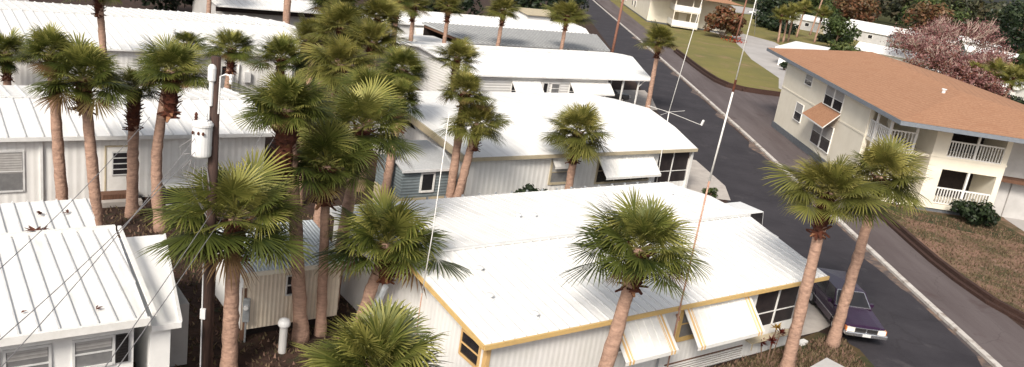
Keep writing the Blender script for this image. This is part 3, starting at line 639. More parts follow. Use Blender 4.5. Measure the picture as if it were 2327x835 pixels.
railing(28.12, 51.08, 29.8, 51.08, 3.62, 4.66, 9); railing(29.92, 51.08, 31.58, 51.08, 3.62, 4.70, 9)
railing(28.12, 51.08, 29.8, 51.08, .55, 1.62, 9); railing(29.92, 51.08, 31.58, 51.08, .55, 1.62, 9)
railing(24.36, 51.3, 24.36, 54.4, 3.62, 4.75, 12); railing(24.4, 51.26, 26.0, 51.26, 3.62, 4.78, 7)
railing(24.36, 53.0, 27.1, 53.0, .3, 1.5, 11)
mb = MB(ko); mb.box(29.8, 29.92, 51.02, 51.16, .55, 2.85); mb.box(29.8, 29.92, 51.02, 51.16, 3.62, 5.42)
for (x, y) in ((24.36, 51.3), (26.0, 51.28), (24.36, 53.4)): mb.box(x-.07, x+.07, y-.07, y+.07, .1, 5.62)
each(mb, 'post', 'trim_white', K)
mb = MB(ko); mb.bar((24.9, 51.6, 3.7), (25.4, 54.2, 5.0), .06, .5); mb.build('stair_side', 'cream', K)
mb = MB(ko); mb.box(24.52, 25.5, 56.7, 56.79, 3.62, 5.5); mb.build('door', 'brown', K)
def kwin(r0, r1, z0, z1, mull=0):
    mb = MB(ko); pn = MB(ko); f = .05
    mb.box(24.13, 24.21, r0-f, r0, z0-f, z1+f); mb.box(24.13, 24.21, r1, r1+f, z0-f, z1+f); mb.box(24.13, 24.21, r0, r1, z1, z1+f); mb.box(24.11, 24.21, r0, r1, z0-f, z0); mb.box(24.135, 24.21, r0, r1, (z0+z1)/2-.02, (z0+z1)/2+.02)
    for i in range(mull): q = lerp(r0, r1, (i+1)/(mull+1)); mb.box(24.125, 24.21, q-.1, q+.1, z0, z1)
    pn.box(24.16, 24.21, r0, r1, z0, z1)
    w = mb.build('window', 'trim_white', K); pn.build('pane', 'glass', w)
    bl = MB(ko); bl.box(24.155, 24.159, r0+.02, r1-.02, lerp(z0, z1, .52), z1-.02); bl.build('blind', 'blind', w)
kwin(66.0, 67.6, 4.85, 5.6); kwin(59.1, 62.7, 4.2, 5.6, 1); kwin(66.5, 68.2, 1.8, 3.15); kwin(59.5, 63.4, 1.05, 2.9, 1)
mb = MB(ko); mb.slab([(24.2, 59.0, 4.12), (24.2, 63.2, 4.15), (23.1, 63.6, 3.05), (23.1, 58.9, 2.98)], .1, 0, 1); mb.build('window_roof', ['rust_shingle', 'trim_white'], K)
mb = MB(ko); mb.lathe((30.4, 58.0, 6.7), [(.12, 0), (.12, .3), (.18, .31), (.18, .38)], 8); mb.build('roof_vent', 'enamel', K)
# grey white wing at the right edge of the frame
K2 = thing('white_wing', 'grey white two level carport wing right of the balconies', 'annex', RS(52, 32), ROT_R); ko = (32, 52, 0)
mb = MB(ko); mb.box(32.2, 46, 52.3, 58, 2.75, 5.6); mb.build('upper_wall', 'pale_far', K2)
mb = MB(ko); mb.slab([(31.95, 51.6, 2.72), (46, 50.6, 2.5), (46, 52.3, 2.74), (31.95, 52.3, 2.74)], .22); mb.build('canopy', 'brown', K2)
mb = MB(ko); mb.box(32.1, 33.6, 52.5, 58, 0, 2.48); mb.box(33.62, 46, 52.4, 58, 0, 2.46); mb.build('lower_wall', 'pale_far', K2)

# ---- second apartment block up the street
K = thing('apartment_building', 'far cream apartment block with stacked white balconies at its corner', 'apartment building', RS(168, 26.3), ROT_R, 'cream apartment buildings'); ko = (26.3, 168, 0)
mb = MB(ko); mb.box(26.3, 42, 168, 215, .3, 6.0); mb.build('wall', 'cream', K)
mb = MB(ko); mb.box(26.35, 42, 168.05, 215, 0, .299); mb.build('foundation', 'block_grey', K)
mb = MB(ko); mb.poly([(25.5, 161, 6.1), (43, 161, 6.1), (34.5, 172, 7.8)]); mb.poly([(25.5, 161, 6.1), (34.5, 172, 7.8), (34.5, 205, 7.8), (25.5, 216, 6.1)]); mb.poly([(43, 161, 6.1), (43, 216, 6.1), (34.5, 205, 7.8), (34.5, 172, 7.8)]); mb.poly([(25.5, 216, 6.1), (34.5, 205, 7.8), (43, 216, 6.1)]); mb.build('roof', 'rust_shingle', K)
mb = MB(ko)
for z in (.35, 3.2): mb.box(30.3, 35.2, 162.3, 167.9, z, z+.2)
each(mb, 'balcony_floor', 'cream', K)
for z in (.55, 3.4):
    mb = MB(ko); mb.box(30.3, 35.2, 162.2, 162.3, z, z+1.05); mb.box(30.2, 30.3, 162.2, 167.9, z, z+1.05); mb.build('balcony_wall', 'trim_white', K)
mb = MB(ko)
for x in (30.3, 33.6, 35.1): mb.box(x-.08, x+.08, 162.32, 162.45, .3, 6.0)
each(mb, 'post', 'cream', K)
mb = MB(ko); mb.box(31.4, 32.3, 167.9, 167.98, .6, 2.7); mb.box(33.9, 34.9, 167.9, 167.98, .6, 2.7); mb.build('door', 'tan', K)
for r in (187, 191.5, 205):
    mb = MB(ko); mb.box(26.2, 26.31, r, r+1.6, 1.2, 2.6); w = mb.build('window', 'trim_white', K); mb = MB(ko); mb.box(26.18, 26.199, r+.15, r+1.45, 1.3, 2.5); mb.build('pane', 'glass', w)

# ---- white flat garage behind the orange roof, and far white houses
t = thing('garage', 'white flat roofed garage peeking out behind the orange brown roof', 'garage', RS(121, 40), ROT_R, 'far white houses')
go = (40, 121, 0)
mb = MB(go); mb.slab([(40.0, 125.0, 2.5), (45, 122.5, 2.5), (51, 137.5, 2.5), (47.2, 140, 2.5)], 2.5); mb.build('wall', 'stucco', t)
mb = MB(go); mb.slab([(39.1, 125, 2.62), (45, 121.8, 2.62), (52.2, 138.4, 2.65), (47.4, 141.4, 2.65)], .2); mb.build('roof', 'roof_plain', t)
def farhouse(label, r, s, w, d, rz, hw=2.6, hr=3.6, rm='roof_plain', wm='pale_far'):
    t = thing('white_house', label, 'house', RS(r, s), rz, 'far white houses')
    mb = MB(); mb.box(-w/2, w/2, -d/2, d/2, 0, hw); mb.poly([(-w/2, -d/2, hw+.01), (-w/2, d/2, hw+.01), (-w/2, 0, hr)][::-1]); mb.poly([(w/2, -d/2, hw+.01), (w/2, d/2, hw+.01), (w/2, 0, hr)]); mb.build('wall', wm, t)
    mb = MB()
    mb.slab([(-w/2-.4, -d/2-.4, hw), (w/2+.4, -d/2-.4, hw), (w/2+.4, 0, hr+.1), (-w/2-.4, 0, hr+.1)], .12); mb.slab([(-w/2-.4, 0, hr+.1), (w/2+.4, 0, hr+.1), (w/2+.4, d/2+.4, hw), (-w/2-.4, d/2+.4, hw)], .12); mb.build('roof', rm, t)
    for x in (-w*.3, w*.05, w*.32):
        mb = MB(); mb.box(x, x+1.2, -d/2-.05, -d/2+.02, 1, 2); f = mb.build('window', 'trim_white', t); mb = MB(); mb.box(x+.1, x+1.1, -d/2-.08, -d/2-.051, 1.1, 1.9); mb.build('pane', 'glass', f)
    mb = MB(); mb.box(-w*.14, -w*.14+.95, -d/2-.05, -d/2+.02, 0, 2.05); mb.build('door', 'tan', t)
farhouse('far white house with grey gable end beyond the three palms', 218, 84, 26, 11, R(-38))
farhouse('far white roofed house right of the grey gable, half behind blossom', 232, 106, 28, 11, R(-35))
farhouse('far white house glimpsed behind pale bare branches', 243, 126, 24, 10, R(-20))
farhouse('long white roofed house with dark carport at the right frame edge', 190, 116, 26, 9, R(-18))
farhouse('white building showing between trunks behind the orange roof ridge', 124, 70, 13, 8, R(-50), hw=2.6, hr=3.4, wm='trim_white')
farhouse('white cottage half hidden under pink blossom behind the roof', 146, 66, 11, 7, R(-30), wm='trim_white')

# ------------------------------------------------------------------ poles, masts, wires
t = thing('utility_pole', 'dark wooden utility pole with white transformer among the palms', 'utility pole', (-7.54, 20.33, 0))
def RP(x, y, z): return (x+7.62, y-20.33, z)
mb = MB(); mb.tube([(0, 0, 0), (-.07, 0, 3.9), (-.15, 0, 9.0)], [.15, .14, .115], 12); mb.build('pole', 'pole_wood', t, smooth=True)
mb = MB(); mb.tube([(-.145, -.10, 0.05), (-.21, -.10, 4.6)], .02, 6); mb.box(-.19, -.05, -.20, -.13, 1.9, 2.2); mb.build('ground_conduit', 'enamel', t, smooth=False)
mb = MB(); tx, ty = -.33, -.22
mb.lathe((tx, ty, 6.45), [(.20, 0), (.235, .04), (.24, .1), (.24, .80), (.265, .81), (.265, .86), (.22, .93), (.06, .97)], 20); tr = mb.build('transformer', 'enamel', t, smooth=False)
for (dx, dz) in ((-.15, .9), (.1, .92)):
    mb = MB(); mb.lathe((tx+dx, ty-.05, 6.45+dz), [(.03, 0), (.05, .04), (.03, .07), (.05, .11), (.03, .14), (.045, .18), (.015, .24)], 10); mb.build('bushing', 'boots' if dx < 0 else 'enamel', tr)
mb = MB()
for dx in (-.14, 0, .12): mb.lathe((tx+dx, ty-.25, 6.45+.62), [(.02, 0), (.035, .03), (.02, .08)], 8)
each(mb, 'terminal', 'boots', tr)
mb = MB(); mb.box(-.22, -.1, -.2, .0, 6.62, 6.72); mb.box(-.22, -.1, -.2, .0, 7.12, 7.22); mb.build('bracket', 'steel', tr)
mb = MB(); mb.lathe((-.19, -.12, 8.42), [(.05, -.65), (.06, -.05), (.10, 0), (.105, .30), (.085, .36), (.03, .40)], 14); mb.build('cable_head', 'enamel', t)
mb = MB(); mb.tube([(.02, -.14, 7.6), (.03, -.14, 8.55), (.16, -.14, 8.62), (.27, -.14, 8.60)], .022, 8); mb.lathe((.29, -.14, 8.40), [(.03, 0), (.045, .06), (.03, .1), (.045, .16), (.03, .24)], 10); mb.build('fuse_cutout', 'enamel', t)
mb = MB()
for i, (a, b, c) in enumerate(((-.6, 6.3, 5.35), (-.5, 6.25, 5.2), (-.3, 6.2, 5.3), (-.2, 6.15, 5.5))):
    mb.tube([(a, -.15, b), (a-.1+.06*i, -.2, (b+c)/2), (a+.1, -.12, c), (-.1, -.1, c-.5)], .014, 5)
mb.tube([(-.55, -.3, 6.9), (-.85, -.3, 6.65), (-.8, -.3, 6.45), (-.6, -.3, 6.5)], .012, 5); mb.tube([(-.55, -.3, 6.35), (-.8, -.3, 6.05), (-.72, -.3, 5.9), (-.4, -.3, 5.92), (-.3, -.3, 6.2)], .012, 5)
each(mb, 'drop_loop', 'wire', t)
for i, (a, b, lab) in enumerate((((-7.97, 20.3, 7.08), (-7.72, 11, 5.08), 'upper grey service wire sloping over the cottage roof from the pole'), ((-7.95, 20.3, 6.69), (-7.84, 11, 5.54), 'lower grey service wire from the pole over the cottage roof'),
        ((-10.99, 24, 6.15), (-9.12, 13, 5.65), 'grey wire crossing the cottage roof farthest to the left'), ((-9.44, 32, 5.26), (-5.95, 11, 5.45), 'grey wire running past the pole to the annex corner'), ((-9.22, 32, 4.67), (-5.71, 11, 5.57), 'lower right grey wire crossing the annex roof edge'))):
    a, b = Vector(a), Vector(b); b2 = b + (b-a)*.25
    mb = MB(); n = 14
    mb.tube([a.lerp(b2, k/n) - Vector((0, 0, .25*math.sin(math.pi*k/n))) for k in range(n+1)], .0095, 5)
    o = mb.build('overhead_wire', 'wire'); tag(o, lab, 'wire', 'overhead wires')
def simplepole(name, label, p, top, r, m, arms=0, group='street poles'):
    t = thing(name, label, 'utility pole', p, 0, group)
    d = Vector(top)-Vector(p); mb = MB(); mb.tube([(0, 0, 0), d*.5, d], [r, r*.9, r*.8], 10); mb.build('pole', m, t, smooth=True)
    if arms:
        mb = MB(); mb.bar((d.x-1, d.y, d.z-.5), (d.x+1, d.y, d.z-.5), .1, .12); mb.build('crossarm', m, t)
simplepole('street_pole', 'reddish wooden pole at the left edge of the street', (9.2, 98.5, 0), (9.6, 100.7, 9.6), .17, 'pole_red', 1)
simplepole('street_pole', 'slim brown pole beside the reddish bush on the far lawn', (35.48, 152, 0), (35.9, 152, 9.5), .16, 'pole_red', 1)
# masts
b = UV(19.2, 15.25)
t = thing('antenna_mast', 'tall white whip antenna mast rising in front of the yellow eave', 'antenna', b, 0, 'radio masts')
mb = MB(); mb.tube([(0, 0, 0), (-.04, 0, 3), (-.02, 0, 6.9)], .027, 8); mb.build('lower_tube', 'mast_red', t, smooth=True)
mb = MB(); mb.tube([(-.02, 0, 6.9), (.075, 0, 9.6)], .028, 8); mb.tube([(.08, 0, 9.95), (.16, 0, 13.6)], [.018, .012], 8); mb.build('whip', 'mast', t, smooth=True)
mb = MB(); mb.tube([(.075, 0, 9.6), (.08, 0, 9.95)], .035, 8); mb.build('coil', 'boots', t)
mb = MB(); mb.box(-.03, .05, -.03, .37, 2.35, 2.41); mb.build('bracket', 'mast_red', t)
mb = MB(); mb.tube([(.15, 0, 12.2), (.75, 2.0, 11.55), (1.2, 3.5, 11.0)], .006, 4); mb.build('guy_wire', 'mast', t)
b = UV(33.95, 30.5)
t = thing('antenna_mast', 'slim white antenna mast with horizontal radials beside the screen porch', 'antenna', b, 0, 'radio masts')
mb = MB(); mb.tube([(0, 0, 0), (-.1, 0, 2.6), (-.16, 0, 5.0)], .028, 8); mb.tube([(-.16, 0, 5), (.4, 0, 11.6)], [.022, .014], 8); mb.build('whip', 'mast', t, smooth=True)
mb = MB()
for (dx, dy, dz) in ((-1.15, .35, .12), (1.0, .9, .05), (1.55, -1.5, -.15), (-.6, -1.2, 0)): mb.tube([(-.16, 0, 4.97), (-.16+dx, dy, 4.97+dz)], .011, 5)
mb.bar((1.39, -1.5, 4.82), (1.45, -1.55, 5.1), .1, .1); mb.build('radial', 'mast', t)
b = UV(11.6, 18.0)
t = thing('antenna_mast', 'thin white antenna mast standing along the left end wall', 'antenna', b, 0, 'radio masts')
mb = MB(); mb.tube([(-.12, 0, 0), (-.06, 0, 3.1)], .016, 8); mb.build('lower_tube', 'mast_red', t, smooth=True)
mb = MB(); mb.tube([(-.06, 0, 3.1), (.01, 0, 4.85), (.04, 0, 8.3)], [.016, .014, .011], 8); mb.build('whip', 'mast', t, smooth=True)
# white capped post, meter pedestal, leaning tube
t = thing('capped_post', 'short pale post with rounded white cap behind the lower palm', 'post', (-6.05, 22.35, 0))
mb = MB(); mb.lathe((0, 0, 0), [(.12, 0), (.12, .86)], 14); mb.build('post', 'pale_far', t)
mb = MB(); mb.lathe((0, 0, .865), [(.15, 0), (.185, .06), (.185, .14), (.15, .22), (.06, .27), (.02, .275)], 14); mb.build('cap', 'enamel', t, smooth=False)
t = thing('meter_pedestal', 'brown post with grey electric meter box beside the cream shed', 'meter', (-7.40, 22.7, 0), R(10))
mb = MB(); mb.box(-.07, .07, -.05, .05, 0, 1.75); mb.build('post', 'brown', t, bevel=.01)
mb = MB(); mb.box(.0, .2, -.2, -.055, .7, 1.45); bx_ = mb.build('meter_box', 'steel', t, bevel=.015)
mb = MB(); mb.tube([(.1, -.2, 1.2), (.1, -.27, 1.2)], .075, 12); mb.build('meter_dial', 'enamel', bx_)
mb = MB(); mb.tube([(.1, -.12, 0), (.1, -.12, .695)], .03, 8); mb.build('conduit', 'steel', t)
mb = MB(); mb.tube([(0, 0, 0), (.30, -.05, 1.0)], .085, 12); o = mb.build('leaning_duct', 'steel', smooth=False); o.location = (-3.42, 22.0, 1.85)
tag(o, 'grey metal tube wedged among fronds below the middle palm', 'tube')
# dark cart by the left home
t = thing('utility_cart', 'black open cart with pale rim left of the near palm crown', 'cart', UV(8.75, 33.6), A_H)
mb = MB(); mb.box(0, 1.6, 0, .9, .3, 1.05); mb.build('body', 'black', t, bevel=.04)
mb = MB(); mb.box(-.05, 1.65, -.05, .95, 1.06, 1.12); mb.box(-.05, 1.65, -.05, .0, .3, .36); mb.build('rim', 'seam', t)
for x in (.3, 1.3):
    mb = MB(); mb.tube([(x, -.02, .2), (x, -.1, .2)], .2, 12); mb.build('wheel', 'rubber', t)
# cap on wall under blossom etc: timber edging
t = thing('timber_edging', 'dark stacked railroad ties edging the dry lawn by the lane', 'edging', RS(34, 23.6), ROT_R, 'timber edgings')
def ties(t, pts, oo, rows=((-.05, 0, .17), (.19, 0, .36))):
    for (p, q) in zip(pts, pts[1:]):
        for dx, z0, z1 in rows:
            a = Vector((p[0]+dx-oo[0], p[1]-oo[1], (z0+z1)/2)); b_ = Vector((q[0]+dx-oo[0], q[1]-oo[1], (z0+z1)/2)); d = (b_-a).normalized()*.01
            mb = MB(); mb.bar(a+d, b_-d, .22, z1-z0); mb.build('tie', 'tie', t, bevel=.015)
ties(t, [(25.6, 31.5), (24.2, 33.6), (23.55, 35.5), (23.3, 38), (23.25, 40.5), (23.35, 43), (23.5, 45.5), (23.6, 48), (23.75, 50.5), (23.8, 53)], (23.6, 34))
t = thing('timber_edging', 'dark curved timber edging around the corner of the far lawn', 'edging', RS(92, 26), ROT_R, 'timber edgings')
ties(t, [(36, 92.6), (31, 92.2), (28.2, 91.8), (26.4, 91.9), (24.9, 93.2), (24.2, 96), (23.9, 101), (23.8, 107), (23.8, 114), (23.8, 121)], (26, 92), ((-.1, 0, .3), (.16, 0, .55)))

# ------------------------------------------------------------------ vehicles
def vehicle(name, label, cat, loc, rz, kind, paint, group, detail=True):
    """front at +x, centred on y; body lofted from stations"""
    t = thing(name, label, cat, loc, rz, group)
    if kind == 'wagon':   L, Wd, hood, belt, top = 4.6, .83, .88, .92, 1.40; cab = [(.80, belt), (.22, top), (-1.95, top), (-2.24, belt)]
    elif kind == 'sedan': L, Wd, hood, belt, top = 4.7, .88, .9, .95, 1.40; cab = [(.85, belt), (.2, top), (-1.1, top-.02), (-1.7, belt)]
    else:                 L, Wd, hood, belt, top = 4.9, .88, .95, 1.0, 1.80; cab = [(1.3, belt), (.75, top), (-2.35, top), (-2.42, belt)]
    xf, xr = L/2, -L/2
    stn = [(xf, .42, hood-.16, Wd*.9), (xf-.12, .36, hood-.10, Wd*.96), (xf-.9, .28, hood-.03, Wd), (cab[0][0], .26, hood+.03, Wd), (0, .25, belt, Wd), (cab[3][0], .26, belt, Wd), (xr+.1, .34, belt-.05, Wd*.95), (xr, .42, belt-.12, Wd*.92)]
    mb = MB(); rings = []
    for (x, z0, z1, w) in stn:
        pr = [(-w*.97, z0), (-w, z0+.22), (-w*.985, z1-.12), (-w*.93, z1-.02), (-w*.6, z1+.012), (0, z1+.025), (w*.6, z1+.012), (w*.93, z1-.02), (w*.985, z1-.12), (w, z0+.22), (w*.97, z0)]
        rings.append([mb.P((x, y, z)) for y, z in pr])
    n = len(rings[0])
    for a, b_ in zip(rings, rings[1:]):
        for j in range(n-1): mb.face((a[j], b_[j], b_[j+1], a[j+1]), 0)
        mb.face((a[n-1], b_[n-1], b_[0], a[0]), 0)
    mb.face(rings[0], 0); mb.face(rings[-1][::-1], 0)
    # cabin shell (roof and pillars are painted, panes lie just outside it)
    wb, wt = Wd*.93, Wd*.72 if kind != 'van' else Wd*.84
    (a0, zb), (a1, zt), (a2, zt2), (a3, zb2) = cab
    V = [mb.P(p) for p in ((a0, -wb, zb), (a0, wb, zb), (a1, wt, zt), (a1, -wt, zt), (a2, wt, zt2), (a2, -wt, zt2), (a3, wb, zb2), (a3, -wb, zb2), ((a1+a2)/2, 0, zt+.05), )]
    for q in ((0, 1, 2, 3), (3, 2, 8), (2, 4, 8), (4, 5, 8), (5, 3, 8), (5, 4, 6, 7), (1, 6, 4, 2), (0, 3, 5, 7)): mb.face([V[i] for i in q], 0)
    mb.build('body', paint, t, bevel=.02)
    def inq(A, B, Cc, D, f=.09, off=.006):
        A, B, Cc, D = map(Vector, (A, B, Cc, D)); c = (A+B+Cc+D)/4; nn = (B-A).cross(D-A).normalized()*off
        return [p.lerp(c, f)+nn for p in (A, B, Cc, D)]
    def pane(nm, q, m='glass', par=t):
        b2 = MB(); b2.poly(q); return b2.build(nm, m, par)
    ws = inq((a0, -wb, zb), (a0, wb, zb), (a1, wt, zt), (a1, -wt, zt), .10)
    w_ = pane('windshield', ws)
    fr = MB()
    for i in range(4): fr.bar(ws[i], ws[(i+1) % 4], .045, .03)
    fr.build('frame', 'chrome' if kind == 'wagon' else 'black', w_)
    pane('rear_window', inq((a2, -wt, zt2), (a2, wt, zt2), (a3, wb, zb2), (a3, -wb, zb2), .14))
    for sgn in (-1, 1):
        k = 3 if kind != 'sedan' else 2
        for i in range(k):
            f0, f1 = i/k, (i+1)/k
            bt0, bt1 = lerp(a0, a3, f0), lerp(a0, a3, f1); tp0, tp1 = lerp(a1, a2, f0), lerp(a1, a2, f1)
            if kind == 'van' and i == 1: continue
            q = [(bt0, sgn*wb, zb), (bt1, sgn*wb, zb2), (tp1, sgn*wt, zt2), (tp0, sgn*wt, zt)]
            if sgn > 0: q = [q[1], q[0], q[3], q[2]]
            q2 = inq(*q, f=.1)
            if (q2[0].y)*sgn < 0: pass
            pane('side_window', [Vector((p.x, p.y+sgn*.008, p.z)) for p in inq(*q, f=.1, off=0)])
        sd_ = MB(); sd_.box(-L*.33, L*.30, sgn*Wd-.012, sgn*Wd+.012, .52, .57); sd_.build('side_moulding', 'chrome' if kind == 'wagon' else 'rubber', t)
        hl = MB(); hl.box(xf-.06, xf+.025, sgn*Wd*.72-.15, sgn*Wd*.72+.15, hood-.30, hood-.15); h = hl.build('headlight', 'lampglass', t)
        if detail:
            am = MB(); am.box(xf-.14, xf+.015, sgn*Wd*.915-.03, sgn*Wd*.915+.02, hood-.30, hood-.15); am.build('indicator', 'amber', t)
            tl = MB(); tl.box(xr-.02, xr+.05, sgn*Wd*.8-.12, sgn*Wd*.8+.1, .55, .75); tl.build('tail_light', 'flower_red', t)
            mr_ = MB(); mr_.box(a0-.45, a0-.3, sgn*(Wd+.02)-.06, sgn*(Wd+.02)+.1, belt-.02, belt+.1); mr_.build('mirror', paint, t)
        for x in (L*.29, -L*.27):
            wl = MB(); wl.tube([(x, sgn*(Wd-.2), .31), (x, sgn*(Wd-.03), .31), (x, sgn*(Wd+.012), .31)], [.31, .31, .27], 18); wo = wl.build('wheel', 'rubber', t)
            rm = MB(); rm.tube([(x, sgn*(Wd-.02), .31), (x, sgn*(Wd+.022), .31)], [.19, .16], 14); rm.build('rim', 'chrome', wo)
            if detail:
                ar = MB()
                ar.tube([(x+.37*math.cos(a), sgn*(Wd+.004), .31+.37*math.sin(a)) for a in [math.pi*k/8 for k in range(9)]], .022, 6); ar.build('wheel_arch', 'cartrim', t)
    gr = MB(); gr.box(xf-.03, xf+.015, -Wd*.52, Wd*.52, hood-.31, hood-.16)
    gr.build('grille', 'black', t)
    if detail:
        gb = MB()
        gb.box(xf-.02, xf+.03, -Wd*.54, Wd*.54, hood-.165, hood-.14); gb.box(xf-.02, xf+.035, -.02, .02, hood-.31, hood-.16); gb.build('grille_trim', 'chrome', t)
        pl = MB(); pl.box(xf+.135, xf+.15, -.16, .16, .45, .56); pl.build('number_plate', 'seam', t)
    bp = MB(); bp.box(xf-.1, xf+.13, -Wd*.98, Wd*.98, .42, .58); bp.build('bumper', 'chrome', t, bevel=.03)
    bp = MB(); bp.box(xr-.13, xr+.1, -Wd*.98, Wd*.98, .42, .58); bp.build('bumper', 'chrome', t, bevel=.03)
    return t
vehicle('parked_car', 'dark purple station wagon parked at the street edge beside the yellow trimmed home', 'car', (14.02, 31.62, .019), R(-88), 'wagon', 'purple', 'cars parked in the park')
vehicle('parked_car', 'dark grey sedan under the white carport', 'car', UV(50.2, 53.2, .02), A_H, 'sedan', 'carsilver', 'cars parked in the park', False)
vehicle('parked_van', 'white van behind the yellow trimmed home, only roof and window showing', 'van', UV(31.75, 24.2, 0), A_H+math.pi, 'van', 'carwhite', 'vans parked in the park')
vehicle('parked_car', 'white hatchback parked past the end of the grey carport', 'car', RS(107, 10.7), B_R, 'wagon', 'carwhite', 'cars parked in the park', False)
vehicle('parked_van', 'beige van beside the tan roof far up the street', 'van', RS(131, 4.8), A_H, 'van', 'carbeige', 'vans parked in the park', False)
vehicle('parked_car', 'white car on the far road beyond the lawn', 'car', RS(256, 72, .03), R(180), 'sedan', 'carwhite', 'cars parked in the park', False)

# ------------------------------------------------------------------ palms
def rotvec(v, axis, a): return Matrix.Rotation(a, 3, axis) @ v
def crown_mesh(name, seed, nleaf=38, nlet=34, far=False, spread=128, mat_='palm', shag=.12):
    rg = random.Random(seed); mb = MB(); T = mb.t
    def addp(p, t): T.append(t); return mb.P(p)
    lob = [rg.uniform(0, 6.28) for _ in range(3)]; lamp_ = rg.uniform(.08, .18)
    for i in range(nleaf):
        f = (i+.5)/nleaf
        if rg.random() < .07: continue
        var = rg.uniform(.78, 1.08)
        pol = R(lerp(4, spread, f**.72) + rg.uniform(-9, 9)); az = i*2.39996 + rg.uniform(-.35, .35)
        d = Vector((math.sin(pol)*math.cos(az), math.sin(pol)*math.sin(az), math.cos(pol)))
        up = Vector((0, 0, 1)); side = d.cross(up)
        if side.length < .05: side = Vector((math.cos(az+1.57), math.sin(az+1.57), 0))
        side.normalize(); nrm = side.cross(d).normalized()
        lobe = 1 + lamp_*math.sin(2*az+lob[0]) + .08*math.sin(3*az+lob[1])
        pl = rg.uniform(.45, .86)*lerp(.55, 1.0, math.sin(min(pol, 1.57)))*lobe*var; Rb = rg.uniform(.66, .90)*lobe*var*lerp(.82, 1, math.sin(min(pol, 1.57)))
        base = Vector((0, 0, -.15+.3*(1-f))) + d*.06
        sag = lerp(.0, .17, f)
        hub = base + d*pl - Vector((0, 0, sag*pl))
        midp = base + d*pl*.5 - Vector((0, 0, sag*pl*.3))
        dead = 1 if (f > .9 and rg.random() < shag*3) else 0
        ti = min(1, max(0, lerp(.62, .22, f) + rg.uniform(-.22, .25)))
        br = dead*rg.uniform(.6, 1)
        # petiole
        w = .016
        ids = []
        for p in (base, midp, hub):
            ids.append([addp(p+side*w, (.75, br*.8+.1)), addp(p-side*w, (.75, br*.8+.1)), addp(p+nrm*w*1.2, (.8, br*.8+.1))])
        for a, b in zip(ids, ids[1:]):
            for q in ((0, 1), (1, 2), (2, 0)): mb.face((a[q[0]], a[q[1]], b[q[1]], b[q[0]]))
        # blade: costapalmate fan bending down along its midrib
        d2 = (d - Vector((0, 0, sag*1.3))).normalized(); roll = rg.uniform(-.5, .5)
        s2 = rotvec(side, d2, roll); s2 = (s2 - d2*s2.dot(d2)).normalized(); n2 = s2.cross(d2).normalized()
        fold = rg.uniform(.10, .38); droop = rg.uniform(.08, .30)*lerp(.7, 1.3, f); span = R(rg.uniform(112, 138))
        for k in range(nlet):
            q = (k+.5)/nlet*2-1; th = q*span + rg.uniform(-.03, .03)
            dl = (d2*math.cos(th) + s2*math.sin(th))
            dl = (dl - n2*fold*abs(math.sin(th)) + n2*rg.uniform(-.04, .04)).normalized()
            Ls = Rb*(.80+.2*math.cos(th*.8))*rg.uniform(.86, 1.06)
            root = hub + d2*.22*max(0, math.cos(th))*Rb*.6
            wv = n2.cross(dl).normalized(); hw = Ls*.45*(2*span/nlet)*.50
            m1 = root + dl*Ls*.42 - Vector((0, 0, droop*.10*Ls)); m2 = root + dl*Ls*.76 - Vector((0, 0, droop*.42*Ls)); tip = root + dl*Ls - Vector((0, 0, droop*Ls*rg.uniform(.75, 1.2)))
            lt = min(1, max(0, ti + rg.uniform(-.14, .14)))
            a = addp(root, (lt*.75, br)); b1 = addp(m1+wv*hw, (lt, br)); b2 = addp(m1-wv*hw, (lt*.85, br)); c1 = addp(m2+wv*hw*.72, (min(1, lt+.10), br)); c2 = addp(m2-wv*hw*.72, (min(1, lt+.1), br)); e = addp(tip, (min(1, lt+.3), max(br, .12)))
            mb.face((a, b2, b1)); mb.face((b1, b2, c2, c1)); mb.face((c1, c2, e))
    return mb.mesh(name, mat_)
crowns = [crown_mesh('crown', 10+i, nleaf=[64, 54, 68, 60, 58, 66, 70, 52][i], nlet=[36, 34, 36, 38, 34, 36, 34, 40][i], spread=[98, 92, 106, 90, 100, 86, 96, 108][i]) for i in range(8)]
crowns_far = [crown_mesh('crown', 40+i, nleaf=40, nlet=20, spread=104, mat_='palm_far') for i in range(3)]
crowns_ol = [crown_mesh('crown', 70+i, nleaf=[64, 58, 68, 60][i], nlet=34, spread=[100, 94, 108, 98][i], mat_='palm_far') for i in range(4)]
